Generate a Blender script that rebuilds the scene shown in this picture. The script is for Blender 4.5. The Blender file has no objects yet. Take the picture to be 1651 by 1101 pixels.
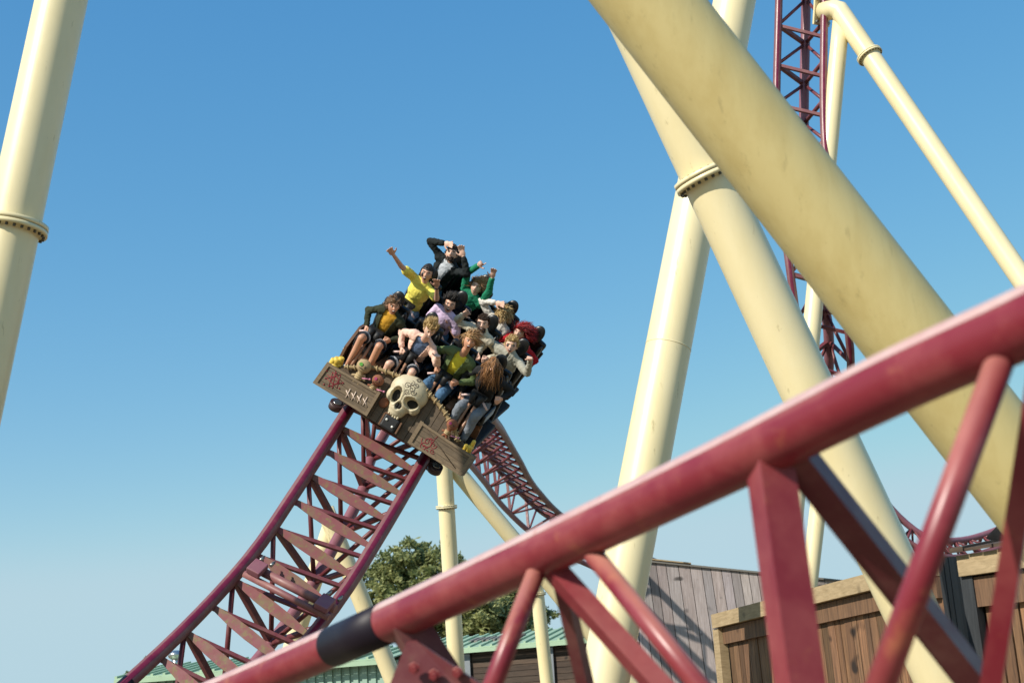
import bpy, bmesh, math, random
from mathutils import Vector, Matrix, noise
R = math.radians
SC = bpy.context.scene
COL = SC.collection

# ------------------------------------------------------------------ camera
FPX = 2300.0
PITCH, ROLL = R(16), R(3.3)
cd = bpy.data.cameras.new("camera"); cam = bpy.data.objects.new("camera", cd); COL.objects.link(cam)
SC.camera = cam
cd.sensor_width = 36; cd.lens = 36*FPX/1651; cd.clip_start = 0.1; cd.clip_end = 3000
CM = Matrix.Translation((0, 0, 1.7)) @ Matrix.Rotation(R(90)+PITCH, 4, 'X') @ Matrix.Rotation(-ROLL, 4, 'Z')
cam.matrix_world = CM
CM3 = CM.to_3x3()
cd.dof.use_dof = True; cd.dof.focus_distance = 20.3; cd.dof.aperture_fstop = 2.3

# ------------------------------------------------------------------ light
SUN_EL, SUN_AZ = R(37), R(49)      # azimuth: left of the direction back towards the camera
sdir = Vector((-math.cos(SUN_EL)*math.sin(SUN_AZ), -math.cos(SUN_EL)*math.cos(SUN_AZ), math.sin(SUN_EL)))
sl = bpy.data.lights.new("sun", 'SUN'); so = bpy.data.objects.new("sun", sl); COL.objects.link(so)
sl.energy = 4.6; sl.angle = R(0.5); sl.color = (1, 0.93, 0.82)
so.rotation_euler = sdir.to_track_quat('Z', 'Y').to_euler(); so.location = (-20, -10, 30)
W = bpy.data.worlds.new("World"); SC.world = W; W.use_nodes = True
nt = W.node_tree; nt.nodes.clear()
sky = nt.nodes.new('ShaderNodeTexSky'); sky.sky_type = 'NISHITA'; sky.sun_disc = False
sky.sun_elevation = SUN_EL; sky.sun_rotation = math.atan2(sdir.x, sdir.y)
sky.air_density = 1.0; sky.dust_density = 0.3; sky.ozone_density = 3.0
hs = nt.nodes.new('ShaderNodeHueSaturation'); hs.inputs['Saturation'].default_value = 1.2; hs.inputs['Hue'].default_value = .485
bg = nt.nodes.new('ShaderNodeBackground'); bg.inputs[1].default_value = 0.15
wo = nt.nodes.new('ShaderNodeOutputWorld')
nt.links.new(sky.outputs[0], hs.inputs['Color'])
sr = nt.nodes.new('ShaderNodeSeparateColor'); cr = nt.nodes.new('ShaderNodeCombineColor'); nt.links.new(hs.outputs[0], sr.inputs[0])
for ch, (ka, kg) in enumerate(((1.15, 1.08), (.79, .78), (.767, .42))):      # colour grade of the sky, channel by channel
    p0 = nt.nodes.new('ShaderNodeMath'); p0.operation = 'MULTIPLY'; p0.inputs[1].default_value = .178
    p1 = nt.nodes.new('ShaderNodeMath'); p1.operation = 'POWER'; p1.inputs[1].default_value = kg
    p2 = nt.nodes.new('ShaderNodeMath'); p2.operation = 'MULTIPLY'; p2.inputs[1].default_value = ka/.178
    nt.links.new(sr.outputs[ch], p0.inputs[0]); nt.links.new(p0.outputs[0], p1.inputs[0]); p3 = nt.nodes.new('ShaderNodeMath'); p3.operation = 'SMOOTH_MIN'; p3.inputs[1].default_value = (.46, .645, .735)[ch]/.178; p3.inputs[2].default_value = .5
    nt.links.new(p1.outputs[0], p2.inputs[0]); nt.links.new(p2.outputs[0], p3.inputs[0]); nt.links.new(p3.outputs[0], cr.inputs[ch])
nt.links.new(cr.outputs[0], bg.inputs[0]); nt.links.new(bg.outputs[0], wo.inputs[0])
SC.view_settings.view_transform = 'Standard'; SC.view_settings.look = 'None'
SC.view_settings.exposure = 0.28; SC.view_settings.gamma = 1

# ------------------------------------------------------------------ helpers
def V(px, py, d):
    return CM @ Vector(((px-825.5)/FPX*d, -(py-550.5)/FPX*d, -d))
def rayv(px, py):
    return (CM3 @ Vector(((px-825.5)/FPX, -(py-550.5)/FPX, -1)))
CAMP = Vector((0, 0, 1.7))
def to_ground(a, b, z=-0.3):
    t = (z-b.z)/(b.z-a.z); return b+(b-a)*t
def tag(o, label=None, cat=None, group=None, kind=None):
    if label: o['label'] = label
    if cat: o['category'] = cat
    if group: o['group'] = group
    if kind: o['kind'] = kind
    return o
def empty(name, M, label=None, cat=None, group=None):
    o = bpy.data.objects.new(name, None); COL.objects.link(o); o.empty_display_size = .2
    if isinstance(M, Vector): M = Matrix.Translation(M)
    o.matrix_world = M; return tag(o, label, cat, group)

class MB:
    def __init__(s): s.v = []; s.f = []; s.sm = []; s.c = []; s.cc = None
    def add(s, vs, fs, smooth=False):
        n = len(s.v); s.v += [Vector(v) for v in vs]
        s.f += [tuple(i+n for i in f) for f in fs]; s.sm += [smooth]*len(fs); s.c += [s.cc]*len(fs)
        return s
    def box(s, c, size, M=None, bev=0.0):
        hx, hy, hz = size[0]/2, size[1]/2, size[2]/2
        M = M or Matrix.Identity(3)
        c = Vector(c)
        b = min(bev, hx*.9, hy*.9, hz*.9)
        if b <= 0:
            vs = [c+M@Vector((x*hx, y*hy, z*hz)) for x in (-1, 1) for y in (-1, 1) for z in (-1, 1)]
            fs = [(0,1,3,2),(4,6,7,5),(0,4,5,1),(2,3,7,6),(0,2,6,4),(1,5,7,3)]
            return s.add(vs, fs)
        bm = bmesh.new(); bmesh.ops.create_cube(bm, size=2)
        for v in bm.verts: v.co = Vector((v.co.x*hx, v.co.y*hy, v.co.z*hz))
        bmesh.ops.bevel(bm, geom=list(bm.edges), offset=b, segments=2, affect='EDGES', profile=.5)
        bm.verts.index_update()
        vs = [c+M@v.co for v in bm.verts]; fs = [tuple(v.index for v in f.verts) for f in bm.faces]; bm.free()
        return s.add(vs, fs)
    def tube(s, pts, r, n=16, caps=True, flat=1.0, up=None, smooth=True):
        pts = [Vector(p) for p in pts]; m = len(pts)
        rs = r if isinstance(r, (list, tuple)) else [r]*m
        t0 = (pts[1]-pts[0]).normalized()
        a = Vector(up) if up is not None else (Vector((0, 0, 1)) if abs(t0.z) < .9 else Vector((1, 0, 0)))
        vs = []; x = None
        for i in range(m):
            t = (pts[min(i+1, m-1)]-pts[max(i-1, 0)]).normalized()
            if x is None: x = t.cross(a).normalized()
            else:
                x = (x-t*x.dot(t))
                x = x.normalized() if x.length > 1e-6 else t.orthogonal().normalized()
            y = x.cross(t)
            for k in range(n):
                an = 2*math.pi*(k+.5)/n
                vs.append(pts[i]+x*math.cos(an)*rs[i]+y*math.sin(an)*rs[i]*flat)
        fs = [(i*n+k, i*n+(k+1) % n, (i+1)*n+(k+1) % n, (i+1)*n+k) for i in range(m-1) for k in range(n)]
        s.add(vs, fs, smooth and n > 4)
        if caps:
            b = len(s.v)-len(vs)
            s.f += [tuple(b+k for k in reversed(range(n))), tuple(b+(m-1)*n+k for k in range(n))]; s.sm += [False]*2; s.c += [s.cc]*2
        return s
    def ell(s, c, M, n=14, m=9):
        c = Vector(c)
        if not isinstance(M, Matrix): M = Matrix.Diagonal(Vector(M)) if hasattr(M, '__len__') else Matrix.Diagonal(Vector((M, M, M)))
        vs = [c+M@Vector((0, 0, 1))]
        for j in range(1, m):
            th = math.pi*j/m
            for k in range(n):
                ph = 2*math.pi*k/n
                vs.append(c+M@Vector((math.sin(th)*math.cos(ph), math.sin(th)*math.sin(ph), math.cos(th))))
        vs.append(c+M@Vector((0, 0, -1)))
        fs = [(0, 1+k, 1+(k+1) % n) for k in range(n)]
        for j in range(m-2):
            for k in range(n):
                a = 1+j*n
                fs.append((a+k, a+n+k, a+n+(k+1) % n, a+(k+1) % n))
        a = 1+(m-2)*n; l = len(vs)-1
        fs += [(a+k, l, a+(k+1) % n) for k in range(n)]
        return s.add(vs, fs, True)
    def cap(s, a, b, ra, rb, n=12):
        s.ell(a, ra, n, 8); s.ell(b, rb, n, 8)
        if (Vector(b)-Vector(a)).length > 1e-4: s.tube([a, b], [ra, rb], n)
        return s
    def prism(s, pts, d):
        n = len(pts); pts = [Vector(p) for p in pts]; d = Vector(d)
        s.add(pts+[p+d for p in pts], [tuple(range(n))[::-1], tuple(range(n, 2*n))]+[(i, (i+1) % n, n+(i+1) % n, n+i) for i in range(n)])
        return s
    def mesh(s, name, mat):
        me = bpy.data.meshes.new(name); me.from_pydata([tuple(v) for v in s.v], [], s.f)
        me.polygons.foreach_set('use_smooth', s.sm)
        if True:
            at = me.color_attributes.new('tone', 'FLOAT_COLOR', 'CORNER')
            i = 0; data = []
            for f, c in zip(s.f, s.c):
                c = c or (.5, .5, .5); data += list((*c[:3], 1))*len(f)
            at.data.foreach_set('color', data)
        bm = bmesh.new(); bm.from_mesh(me); bmesh.ops.recalc_face_normals(bm, faces=bm.faces); bm.to_mesh(me); bm.free()
        if mat: me.materials.append(mat)
        return me
    def build(s, name, mat, parent=None, M=None, label=None):
        o = bpy.data.objects.new(name, s.mesh(name, mat)); COL.objects.link(o)
        if parent: o.parent = parent
        if M is not None: o.matrix_world = M
        if label: o['label'] = label
        return o
    def xf(s, M):
        s.v = [M@v for v in s.v]; return s
def wbuild(mb, name, mat, parent, label=None):
    """world-space mesh parented under an empty at its base"""
    inv = parent_world(parent).inverted(); mb.v = [inv@v for v in mb.v]
    return mb.build(name, mat, parent, label=label)
def parent_world(p):
    M = p.matrix_basis.copy()
    while p.parent: p = p.parent; M = p.matrix_basis @ M
    return M
def remesh(mb, name, mat, parent, vox=.008, smooth=3, disp=0, dscale=20, cut=None, seed=0):
    tmp = bpy.data.objects.new('tmp', mb.mesh('tmp', None)); COL.objects.link(tmp)
    m = tmp.modifiers.new('r', 'REMESH'); m.mode = 'VOXEL'; m.voxel_size = vox
    if smooth:
        k = tmp.modifiers.new('s', 'SMOOTH'); k.iterations = smooth; k.factor = .5
    dg = bpy.context.evaluated_depsgraph_get(); dg.update()
    me = bpy.data.meshes.new_from_object(tmp.evaluated_get(dg))
    old = tmp.data; bpy.data.objects.remove(tmp); bpy.data.meshes.remove(old)
    me.name = name; me.materials.clear(); me.materials.append(mat)
    if disp or cut:
        bm = bmesh.new(); bm.from_mesh(me)
        if disp:
            bm.normal_update()
            for v in bm.verts:
                q = v.co*dscale+Vector((seed*7.1, seed*3.3, 0))
                w = noise.noise(q); w2 = abs(noise.noise(q*1.7+Vector((5, 0, 0))))
                w3 = 1-abs(noise.noise(q*Vector((2.6, 2.6, 1.5))+Vector((0, 9, 0))))*3
                v.co += v.normal*disp*(w*.8-w2*1.0+.2+max(0, w3)*.35)
        if cut:
            bmesh.ops.delete(bm, geom=[f for f in bm.faces if cut(f.calc_center_median())], context='FACES')
        bm.to_mesh(me); bm.free()
    me.polygons.foreach_set('use_smooth', [True]*len(me.polygons))
    o = bpy.data.objects.new(name, me); COL.objects.link(o)
    if parent: o.parent = parent
    return o

# ------------------------------------------------------------------ materials
def new_mat(name):
    m = bpy.data.materials.new(name); m.use_nodes = True
    n = m.node_tree; b = n.nodes['Principled BSDF']; return m, n, b
def N(n, t, **k):
    x = n.nodes.new(t)
    for a, v in k.items():
        if a in x.inputs: x.inputs[a].default_value = v
        else: setattr(x, a, v)
    return x
def c4(c): return (*c[:3], 1)
def simple(name, col, rough=.6, metal=0, var=.15, scale=30, bump=0, bscale=60, sheen=0, spec=None):
    m, n, b = new_mat(name)
    tc = N(n, 'ShaderNodeTexCoord'); nz = N(n, 'ShaderNodeTexNoise', Scale=scale, Detail=4)
    n.links.new(tc.outputs['Object'], nz.inputs['Vector'])
    mx = N(n, 'ShaderNodeMix', data_type='RGBA')
    mx.inputs[6].default_value = c4([x*(1-var) for x in col]); mx.inputs[7].default_value = c4([min(1, x*(1+var)) for x in col])
    n.links.new(nz.outputs[0], mx.inputs[0]); n.links.new(mx.outputs[2], b.inputs['Base Color'])
    b.inputs['Roughness'].default_value = rough; b.inputs['Metallic'].default_value = metal
    if spec is not None: b.inputs['Specular IOR Level'].default_value = spec
    if bump:
        n2 = N(n, 'ShaderNodeTexNoise', Scale=bscale, Detail=3); n.links.new(tc.outputs['Object'], n2.inputs['Vector'])
        bp = N(n, 'ShaderNodeBump', Strength=bump, Distance=.01); n.links.new(n2.outputs[0], bp.inputs['Height']); n.links.new(bp.outputs[0], b.inputs['Normal'])
    return m
def layered(name, base, c2, c3, s2=3, s3=14, t2=(.45, .7), t3=(.6, .75), rough=.4, stretch=(1, 1, 1), coat=0, vary=.25):
    """paint with two weathered layers picked by noise"""
    m, n, b = new_mat(name)
    tc = N(n, 'ShaderNodeTexCoord'); mp = N(n, 'ShaderNodeMapping'); mp.inputs['Scale'].default_value = stretch
    n.links.new(tc.outputs['Object'], mp.inputs['Vector'])
    out = None; prev = c4(base)
    for col, s, t in ((c2, s2, t2), (c3, s3, t3)):
        nz = N(n, 'ShaderNodeTexNoise', Scale=s, Detail=6, Roughness=.65); n.links.new(mp.outputs[0], nz.inputs['Vector'])
        mr = N(n, 'ShaderNodeMapRange'); mr.inputs[1].default_value = t[0]; mr.inputs[2].default_value = t[1]
        n.links.new(nz.outputs[0], mr.inputs[0])
        mx = N(n, 'ShaderNodeMix', data_type='RGBA'); mx.inputs[7].default_value = c4(col)
        if out: n.links.new(out, mx.inputs[6])
        else: mx.inputs[6].default_value = prev
        n.links.new(mr.outputs[0], mx.inputs[0]); out = mx.outputs[2]
    n.links.new(out, b.inputs['Base Color'])
    nr = N(n, 'ShaderNodeTexNoise', Scale=9, Detail=4); n.links.new(tc.outputs['Object'], nr.inputs['Vector'])
    rr = N(n, 'ShaderNodeMapRange'); rr.inputs[3].default_value = rough*(1-vary); rr.inputs[4].default_value = min(1, rough*(1+vary*1.5))
    n.links.new(nr.outputs[0], rr.inputs[0]); n.links.new(rr.outputs[0], b.inputs['Roughness'])
    if coat: b.inputs['Coat Weight'].default_value = coat; b.inputs['Coat Roughness'].default_value = .25
    return m
def wood(name, c1, c2, grain=(40, 40, 3), rough=.75, tone=True, knots=True, bump=.3):
    """weathered planks; per-plank tone comes from the mesh colour attribute"""
    m, n, b = new_mat(name)
    tc = N(n, 'ShaderNodeTexCoord'); mp = N(n, 'ShaderNodeMapping'); mp.inputs['Scale'].default_value = grain
    n.links.new(tc.outputs['Object'], mp.inputs['Vector'])
    nz = N(n, 'ShaderNodeTexNoise', Scale=1, Detail=6, Roughness=.7, Distortion=.6); n.links.new(mp.outputs[0], nz.inputs['Vector'])
    cr = N(n, 'ShaderNodeValToRGB'); cr.color_ramp.elements[0].position = .3; cr.color_ramp.elements[1].position = .7
    cr.color_ramp.elements[0].color = c4(c1); cr.color_ramp.elements[1].color = c4(c2)
    n.links.new(nz.outputs[0], cr.inputs[0]); out = cr.outputs[0]
    if tone:
        at = N(n, 'ShaderNodeAttribute', attribute_name='tone')
        mx = N(n, 'ShaderNodeMix', data_type='RGBA', blend_type='MULTIPLY'); mx.inputs[0].default_value = 1
        sc = N(n, 'ShaderNodeMix', data_type='RGBA', blend_type='ADD'); sc.inputs[0].default_value = 1
        n.links.new(at.outputs['Color'], sc.inputs[6]); n.links.new(at.outputs['Color'], sc.inputs[7])
        n.links.new(out, mx.inputs[6]); n.links.new(sc.outputs[2], mx.inputs[7]); out = mx.outputs[2]
    if knots:
        vo = N(n, 'ShaderNodeTexNoise', Scale=3.1, Detail=1); n.links.new(tc.outputs['Object'], vo.inputs['Vector'])
        mr = N(n, 'ShaderNodeMapRange'); mr.inputs[1].default_value = .68; mr.inputs[2].default_value = .76; n.links.new(vo.outputs[0], mr.inputs[0])
        mk = N(n, 'ShaderNodeMix', data_type='RGBA'); mk.inputs[7].default_value = c4([x*.35 for x in c1])
        n.links.new(mr.outputs[0], mk.inputs[0]); n.links.new(out, mk.inputs[6]); out = mk.outputs[2]
    n.links.new(out, b.inputs['Base Color']); b.inputs['Roughness'].default_value = rough
    bp = N(n, 'ShaderNodeBump', Strength=bump, Distance=.01); n.links.new(nz.outputs[0], bp.inputs['Height']); n.links.new(bp.outputs[0], b.inputs['Normal'])
    return m

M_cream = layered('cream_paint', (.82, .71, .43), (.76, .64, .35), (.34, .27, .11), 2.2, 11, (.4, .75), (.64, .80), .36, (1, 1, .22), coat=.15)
M_cream_dark = layered('dark_stained_cream', (.64, .525, .235), (.55, .43, .17), (.34, .27, .11), 5, 15, (.4, .75), (.60, .88), .5, (1, 1, .25))  # darker, yellower base than the other columns, with stain noise
M_bolt = simple('bolt_steel', (.09, .08, .06), .45, .7)
M_bolt2 = simple('galvanised_bolt', (.32, .33, .30), .4, .8)
M_rail = layered('maroon_rail_paint', (.17, .062, .068), (.21, .10, .095), (.17, .09, .05), 3, 11, (.42, .62), (.58, .75), .45)
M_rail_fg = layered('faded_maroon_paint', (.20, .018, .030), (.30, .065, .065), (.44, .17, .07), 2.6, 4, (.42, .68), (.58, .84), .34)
def pale_tops(m, col, lo, hi, amt):
    """chalky paler colour on upward faces, painting in their lit gradient, broken up by noise"""
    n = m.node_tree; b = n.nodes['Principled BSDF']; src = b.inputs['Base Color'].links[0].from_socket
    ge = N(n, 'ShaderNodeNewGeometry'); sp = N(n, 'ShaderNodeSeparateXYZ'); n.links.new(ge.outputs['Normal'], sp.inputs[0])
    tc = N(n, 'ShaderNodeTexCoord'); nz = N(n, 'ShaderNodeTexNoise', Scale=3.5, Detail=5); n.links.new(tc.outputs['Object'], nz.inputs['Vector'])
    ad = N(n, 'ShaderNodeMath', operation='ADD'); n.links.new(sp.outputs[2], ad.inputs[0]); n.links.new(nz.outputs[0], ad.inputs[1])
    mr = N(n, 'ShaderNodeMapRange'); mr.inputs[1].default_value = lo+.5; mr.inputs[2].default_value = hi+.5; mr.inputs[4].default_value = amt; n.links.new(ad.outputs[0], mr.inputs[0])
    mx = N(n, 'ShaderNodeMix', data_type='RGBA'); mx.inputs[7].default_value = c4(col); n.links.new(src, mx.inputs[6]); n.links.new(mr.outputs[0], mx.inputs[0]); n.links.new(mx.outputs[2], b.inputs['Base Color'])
pale_tops(M_rail_fg, (.50, .23, .18), .25, 1.0, .75)  # the rail's lit upper side is put into its colour here
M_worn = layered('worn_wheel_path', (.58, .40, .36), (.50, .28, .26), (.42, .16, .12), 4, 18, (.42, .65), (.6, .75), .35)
M_magenta = layered('polished_magenta_path', (.125, .006, .030), (.18, .02, .045), (.20, .05, .05), 3, 12, (.42, .65), (.6, .8), .3)
M_tie = layered('lichen_maroon_tie', (.20, .052, .058), (.17, .10, .055), (.17, .15, .04), 4, 11, (.44, .62), (.54, .70), .6)
M_strut = layered('maroon_strut_paint', (.13, .024, .030), (.19, .068, .062), (.13, .07, .035), 5, 18, (.45, .7), (.6, .8), .45)
M_purple = layered('faded_mauve_paint', (.24, .10, .115), (.22, .07, .10), (.25, .16, .10), 4, 12, (.4, .7), (.6, .8), .45)
M_splice = layered('faded_rose_paint', (.20, .07, .075), (.26, .12, .10), (.2, .08, .05), 6, 14, (.4, .65), (.6, .8), .5)
M_black = simple('black_band_paint', (.010, .006, .013), .5, spec=.3)
M_plast = simple('black_seat_shell', (.012, .012, .013), .35, var=.2)
M_rub = simple('black_rubber', (.010, .010, .011), .6)
M_brownpl = simple('brown_panel_paint', (.17, .085, .045), .5, var=.12, scale=8)
M_bar = simple('brown_restraint_tube', (.36, .19, .115), .42, var=.12)
M_grip = simple('pale_pink_grip', (.62, .45, .42), .4)
M_bone = layered('bone_paint', (.56, .49, .33), (.47, .39, .25), (.26, .19, .10), 6, 16, (.45, .72), (.62, .82), .5)
M_socket = simple('dark_socket', (.012, .011, .009), .9)
M_rope = simple('rope_fibre', (.30, .21, .10), .9, bump=.5, bscale=120)
M_rope2 = simple('rope_lashing', (.50, .38, .20), .85, bump=.4)
M_dollA = simple('sackcloth_tan', (.38, .28, .15), .9, bump=.5)
M_dollB = simple('sackcloth_brown', (.24, .09, .045), .9, bump=.5)
M_green = simple('button_green', (.10, .35, .05), .5)
M_pink = simple('pin_pink', (.60, .20, .30), .4)
M_mag = simple('button_magenta', (.38, .04, .15), .5)
M_stitch = simple('stitch_cord', (.66, .52, .42), .8)
M_redp = simple('red_paint_marks', (.24, .012, .025), .7)
M_ink = simple('tattoo_paint', (.06, .035, .03), .7)
M_cand = simple('yellow_wax', (.72, .50, .07), .45)
M_carwood = wood('painted_crate_wood', (.088, .064, .042), (.175, .130, .086), (9, 60, 60), bump=.35)
M_wheel = simple('dark_brown_wheel', (.055, .028, .028), .5)
M_chrome = simple('wheel_hub_steel', (.5, .5, .48), .25, .9)
M_lamp = simple('lamp_glass', (.75, .75, .7), .15)
M_greywood = wood('grey_weathered_boards', (.20, .17, .16), (.36, .32, .31), (28, 28, 2.2))
M_brnwood = wood('brown_weathered_boards', (.060, .033, .020), (.235, .13, .068), (34, 34, 1.6))
M_tanwood = wood('pale_timber_beam', (.26, .19, .10), (.45, .34, .20), (6, 6, 30), tone=False)
M_drkwood = wood('dark_horizontal_boards', (.035, .022, .014), (.10, .065, .042), (2, 2, 30))
M_bluewood = wood('blue_black_boards', (.010, .012, .015), (.035, .04, .045), (30, 30, 2))  # near-black tone puts the side wall's shade into the wood colour
M_mint = simple('mint_metal_sheet', (.33, .46, .31), .45, .1, var=.12, scale=3)
M_mintw = simple('mint_wall_sheet', (.27, .40, .32), .5, .1, var=.12, scale=3)
M_grate = simple('grey_roof_light', (.16, .15, .13), .6)
M_grey = simple('grey_steel_post', (.20, .22, .24), .5, .3)
M_leafm = None

# ------------------------------------------------------------------ ground
g = MB(); S = 1500
g.add([(-S, -S, 0), (S, -S, 0), (S, S, 0), (-S, S, 0)], [(0, 1, 2, 3)])
mg = simple('sandy_ground', (.20, .155, .09), .95, var=.3, scale=4)
tag(g.build('ground', mg), kind='structure')

# ------------------------------------------------------------------ supports
def flange(parent, p, ax, r, nb, bolts=True, mat=None, side=1):
    """bolted ring: two plates and a circle of nuts"""
    mat = mat or M_cream; ax = ax.normalized(); t = r*.16
    m = MB()
    m.tube([p-ax*t*1.15, p-ax*t*.08], r*1.30, 40); m.tube([p+ax*t*.08, p+ax*t*1.15], r*1.30, 40)
    m.tube([p+ax*t*1.15, p+ax*t*1.5], [r*1.06, r*1.01], 40, caps=False)
    fl = wbuild(m, 'flange', mat, parent)
    x = ax.orthogonal().normalized(); y = ax.cross(x)
    for k in range(nb):
        a = 2*math.pi*k/nb; c = p+(x*math.cos(a)+y*math.sin(a))*r*1.16
        b = MB(); b.tube([c+ax*t*1.0, c+ax*t*1.75], r*.062, 6, smooth=False); b.tube([c-ax*t*1.35, c-ax*t*1.0], r*.05, 6, smooth=False)
        if bolts:
            o = wbuild(b, 'bolt', M_bolt, fl)
    return fl
def column(label, a, b, r, flanges=(), group='cream steel support columns', mat=None, nb=24, r2=None, ground=True, seams=()):
    """a, b world points from top to bottom"""
    mat = mat or M_cream
    e = to_ground(a, b) if ground else b
    base = Vector((e.x, e.y, e.z))
    o = empty('support_column', base, label, 'support column', group)
    n = 24; L = (e-a)
    pts = [a+L*i/n for i in range(n+1)]
    m = MB(); m.tube(pts, [r+((r2 or r)-r)*i/n for i in range(n+1)], 48)
    wbuild(m, 'tube', mat, o)
    for q in flanges: flange(o, q, L, r, nb)
    for q in seams:
        s = MB(); s.tube([q-L.normalized()*.008, q+L.normalized()*.008], r*1.008, 48); wbuild(s, 'weld_seam', mat, o)
    return o
def lerp2(a, b, t): return a+(b-a)*t
def on_line(a, b, py):
    """world point of the segment a-b that is seen at picture height py"""
    lo, hi = -1.0, 3.0
    inv = CM.inverted()
    def f(t):
        p = inv@(a+(b-a)*t); return 550.5+(-p.y/p.z*-1)*-FPX if False else 550.5-(p.y/-p.z)*FPX
    for _ in range(50):
        m = (lo+hi)/2
        if (f(m) < py): lo = m
        else: hi = m
    return a+(b-a)*lo

a, b = V(112, -60, 17.0), V(-41, 660, 15.6)
column('thick cream column at the left edge of the photo with a dark bolted flange ring', a, b, .295, [on_line(a, b, 366)], nb=26)
a, b = V(1196, -60, 20.5), V(978, 1080, 17.4)
column('thick cream column leaning left that runs behind the crossing column down past the grey board wall', a, b, .30, [], nb=24, seams=[on_line(a, b, 560)])
a, b = V(985, -50, 14.2), V(1520, 1095, 13.4)
column('bright cream diagonal column with a bolted flange where it crosses the left leaning column', a, b, .262, [on_line(a, b, 285)], nb=26)
aC, bC = V(880, -210, 9.45), V(1699, 841, 9.2)
column('widest shaded yellowish column slanting down to the right across the upper right of the photo', aC, bC, .305, [], mat=M_cream_dark, nb=24)
# far pair at the right
a, b = V(1357, 26, 31.3), V(1284, 790, 28.0)
column('slim cream upright column beside the tall steep track behind the wide slanting column', a, b, .185, [on_line(a, b, 781)], nb=20)
e = empty('support_column', Vector((0, 0, 0)), 'slim cream bent column bolted to the tall steep track and reaching the right edge', 'support column', 'cream steel support columns')
k1, k2 = V(1326, 19, 31.6), V(1346, 16, 31.3)
d2a, d2b = V(1357, 24, 31.2), V(1680, 497, 27.5)
d2e = to_ground(d2a, d2b); e.location = d2e
pts = [k1, k2, V(1353, 18, 31.25), d2a]+[d2a+(d2e-d2a)*i/24 for i in range(1, 25)]
m = MB(); m.tube(pts, .215, 40); wbuild(m, 'tube', M_cream, e)
flange(e, on_line(d2a, d2b, 90), d2b-d2a, .215, 22)
ax = (k2-k1).normalized(); ux = CM3@Vector((0, 1, 0)); ux = (ux-ax*ux.dot(ax)).normalized(); wx = ax.cross(ux)
m = MB(); m.box(k1-ax*.02, (.05, .62, .50), Matrix((ax, ux, wx)).transposed(), .01); pl = wbuild(m, 'mounting_plate', M_cream, e)
for s1 in (-1, 1):
    for s2 in (-1, 1):
        m = MB(); c = k1+ux*s1*.24+wx*s2*.18; m.tube([c, c+ax*.06], .035, 6, smooth=False); wbuild(m, 'bolt', M_bolt2, pl)
a, b = V(1334, 690, 36), V(1306, 930, 35)
column('short slim cream post with flange ring seen behind the bright diagonal column', a, b, .205, [on_line(a, b, 803)], nb=20)
# centre background
a, b = V(712, 690, 27.5), V(735, 1060, 27.0)
column('slim cream upright column with flange right below the hanging crate of the car', a, b, .158, [on_line(a, b, 817)], nb=20)
a, b = V(700, 715, 27.6), V(878, 930, 27.6)
column('slim cream brace slanting down right from the column below the car', a, b, .158, [])
a, b = V(862, 915, 30), V(882, 1101, 29.6)
column('slim cream post with flange behind the front rail before the dark timber shed', a, b, .14, [on_line(a, b, 957)], nb=18)
a, b = V(524, 820, 23.5), V(636, 1101, 23.3)
column('cream leg slanting right behind the lattice of the car track', a, b, .148, [])
a, b = V(540, 830, 23.6), V(452, 1101, 23.3)
column('cream leg slanting left behind the lattice of the car track', a, b, .148, [])

# ------------------------------------------------------------------ row frames of the train
def vdir(x, y, z): return (CM3@Vector((x, y, z))).normalized()
def frame(F, ang, org):
    """F forward in view coordinates, ang = picture slope of the cross axis"""
    F = Vector(F).normalized(); lx, ly = math.cos(ang), -math.sin(ang)
    lz = -(F.x*lx+F.y*ly)/F.z
    L = Vector((lx, ly, lz)).normalized(); U = F.cross(L).normalized()
    Mv = Matrix((L, -F, U)).transposed()
    Mw = (CM3@Mv).to_4x4(); Mw.translation = org
    return Mw
HL = Vector((0, .5, 1.65))
F1 = (-.38, -.36, .85); F2 = (-.42, -.33, .85); F3 = (-.43, -.27, .86)
ROW = [frame(F1, R(31.5), V(621, 703, 20.3))]
for F, an, hp, dd in ((F2, R(38), (757, 503), 20.85), (F3, R(44), (793, 476), 21.75)):
    Mw = frame(F, an, Vector((0, 0, 0))); Mw.translation = V(hp[0], hp[1], dd)-Mw.to_3x3()@HL
    ROW.append(Mw)

# ------------------------------------------------------------------ tracks
def catmull(P, t):
    n = len(P)-1; i = min(max(int(math.floor(t)), 0), n-1); u = t-i
    p0 = P[max(i-1, 0)]; p1 = P[i]; p2 = P[i+1]; p3 = P[min(i+2, n)]
    if i == 0: p0 = p1*2-p2
    if i+2 > n: p3 = p2*2-p1
    return .5*((2*p1)+(p2-p0)*u+(2*p0-5*p1+4*p2-p3)*u*u+(3*p1-p0-3*p2+p3)*u**3)
class Path:
    def __init__(s, pts, lats, flip=1):
        s.P = pts; s.Lt = [l.normalized() for l in lats]; s.flip = flip
        s.tab = [0]; n = len(pts)-1; s.K = 60*n; pr = pts[0]
        for i in range(1, s.K+1):
            q = catmull(pts, i*n/s.K); s.tab.append(s.tab[-1]+(q-pr).length); pr = q
        s.len = s.tab[-1]
    def at(s, d):
        d = max(0, min(s.len, d)); lo, hi = 0, s.K
        while hi-lo > 1:
            m = (lo+hi)//2
            if s.tab[m] <= d: lo = m
            else: hi = m
        t = (lo+(d-s.tab[lo])/max(1e-9, s.tab[hi]-s.tab[lo]))*(len(s.P)-1)/s.K
        p = catmull(s.P, t); e = .02
        T = (catmull(s.P, min(t+e, len(s.P)-1))-catmull(s.P, max(t-e, 0))).normalized()
        L = catmull(s.Lt, t); L = (L-T*L.dot(T)).normalized()
        return p, T, L, (T.cross(L)*s.flip).normalized()
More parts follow.
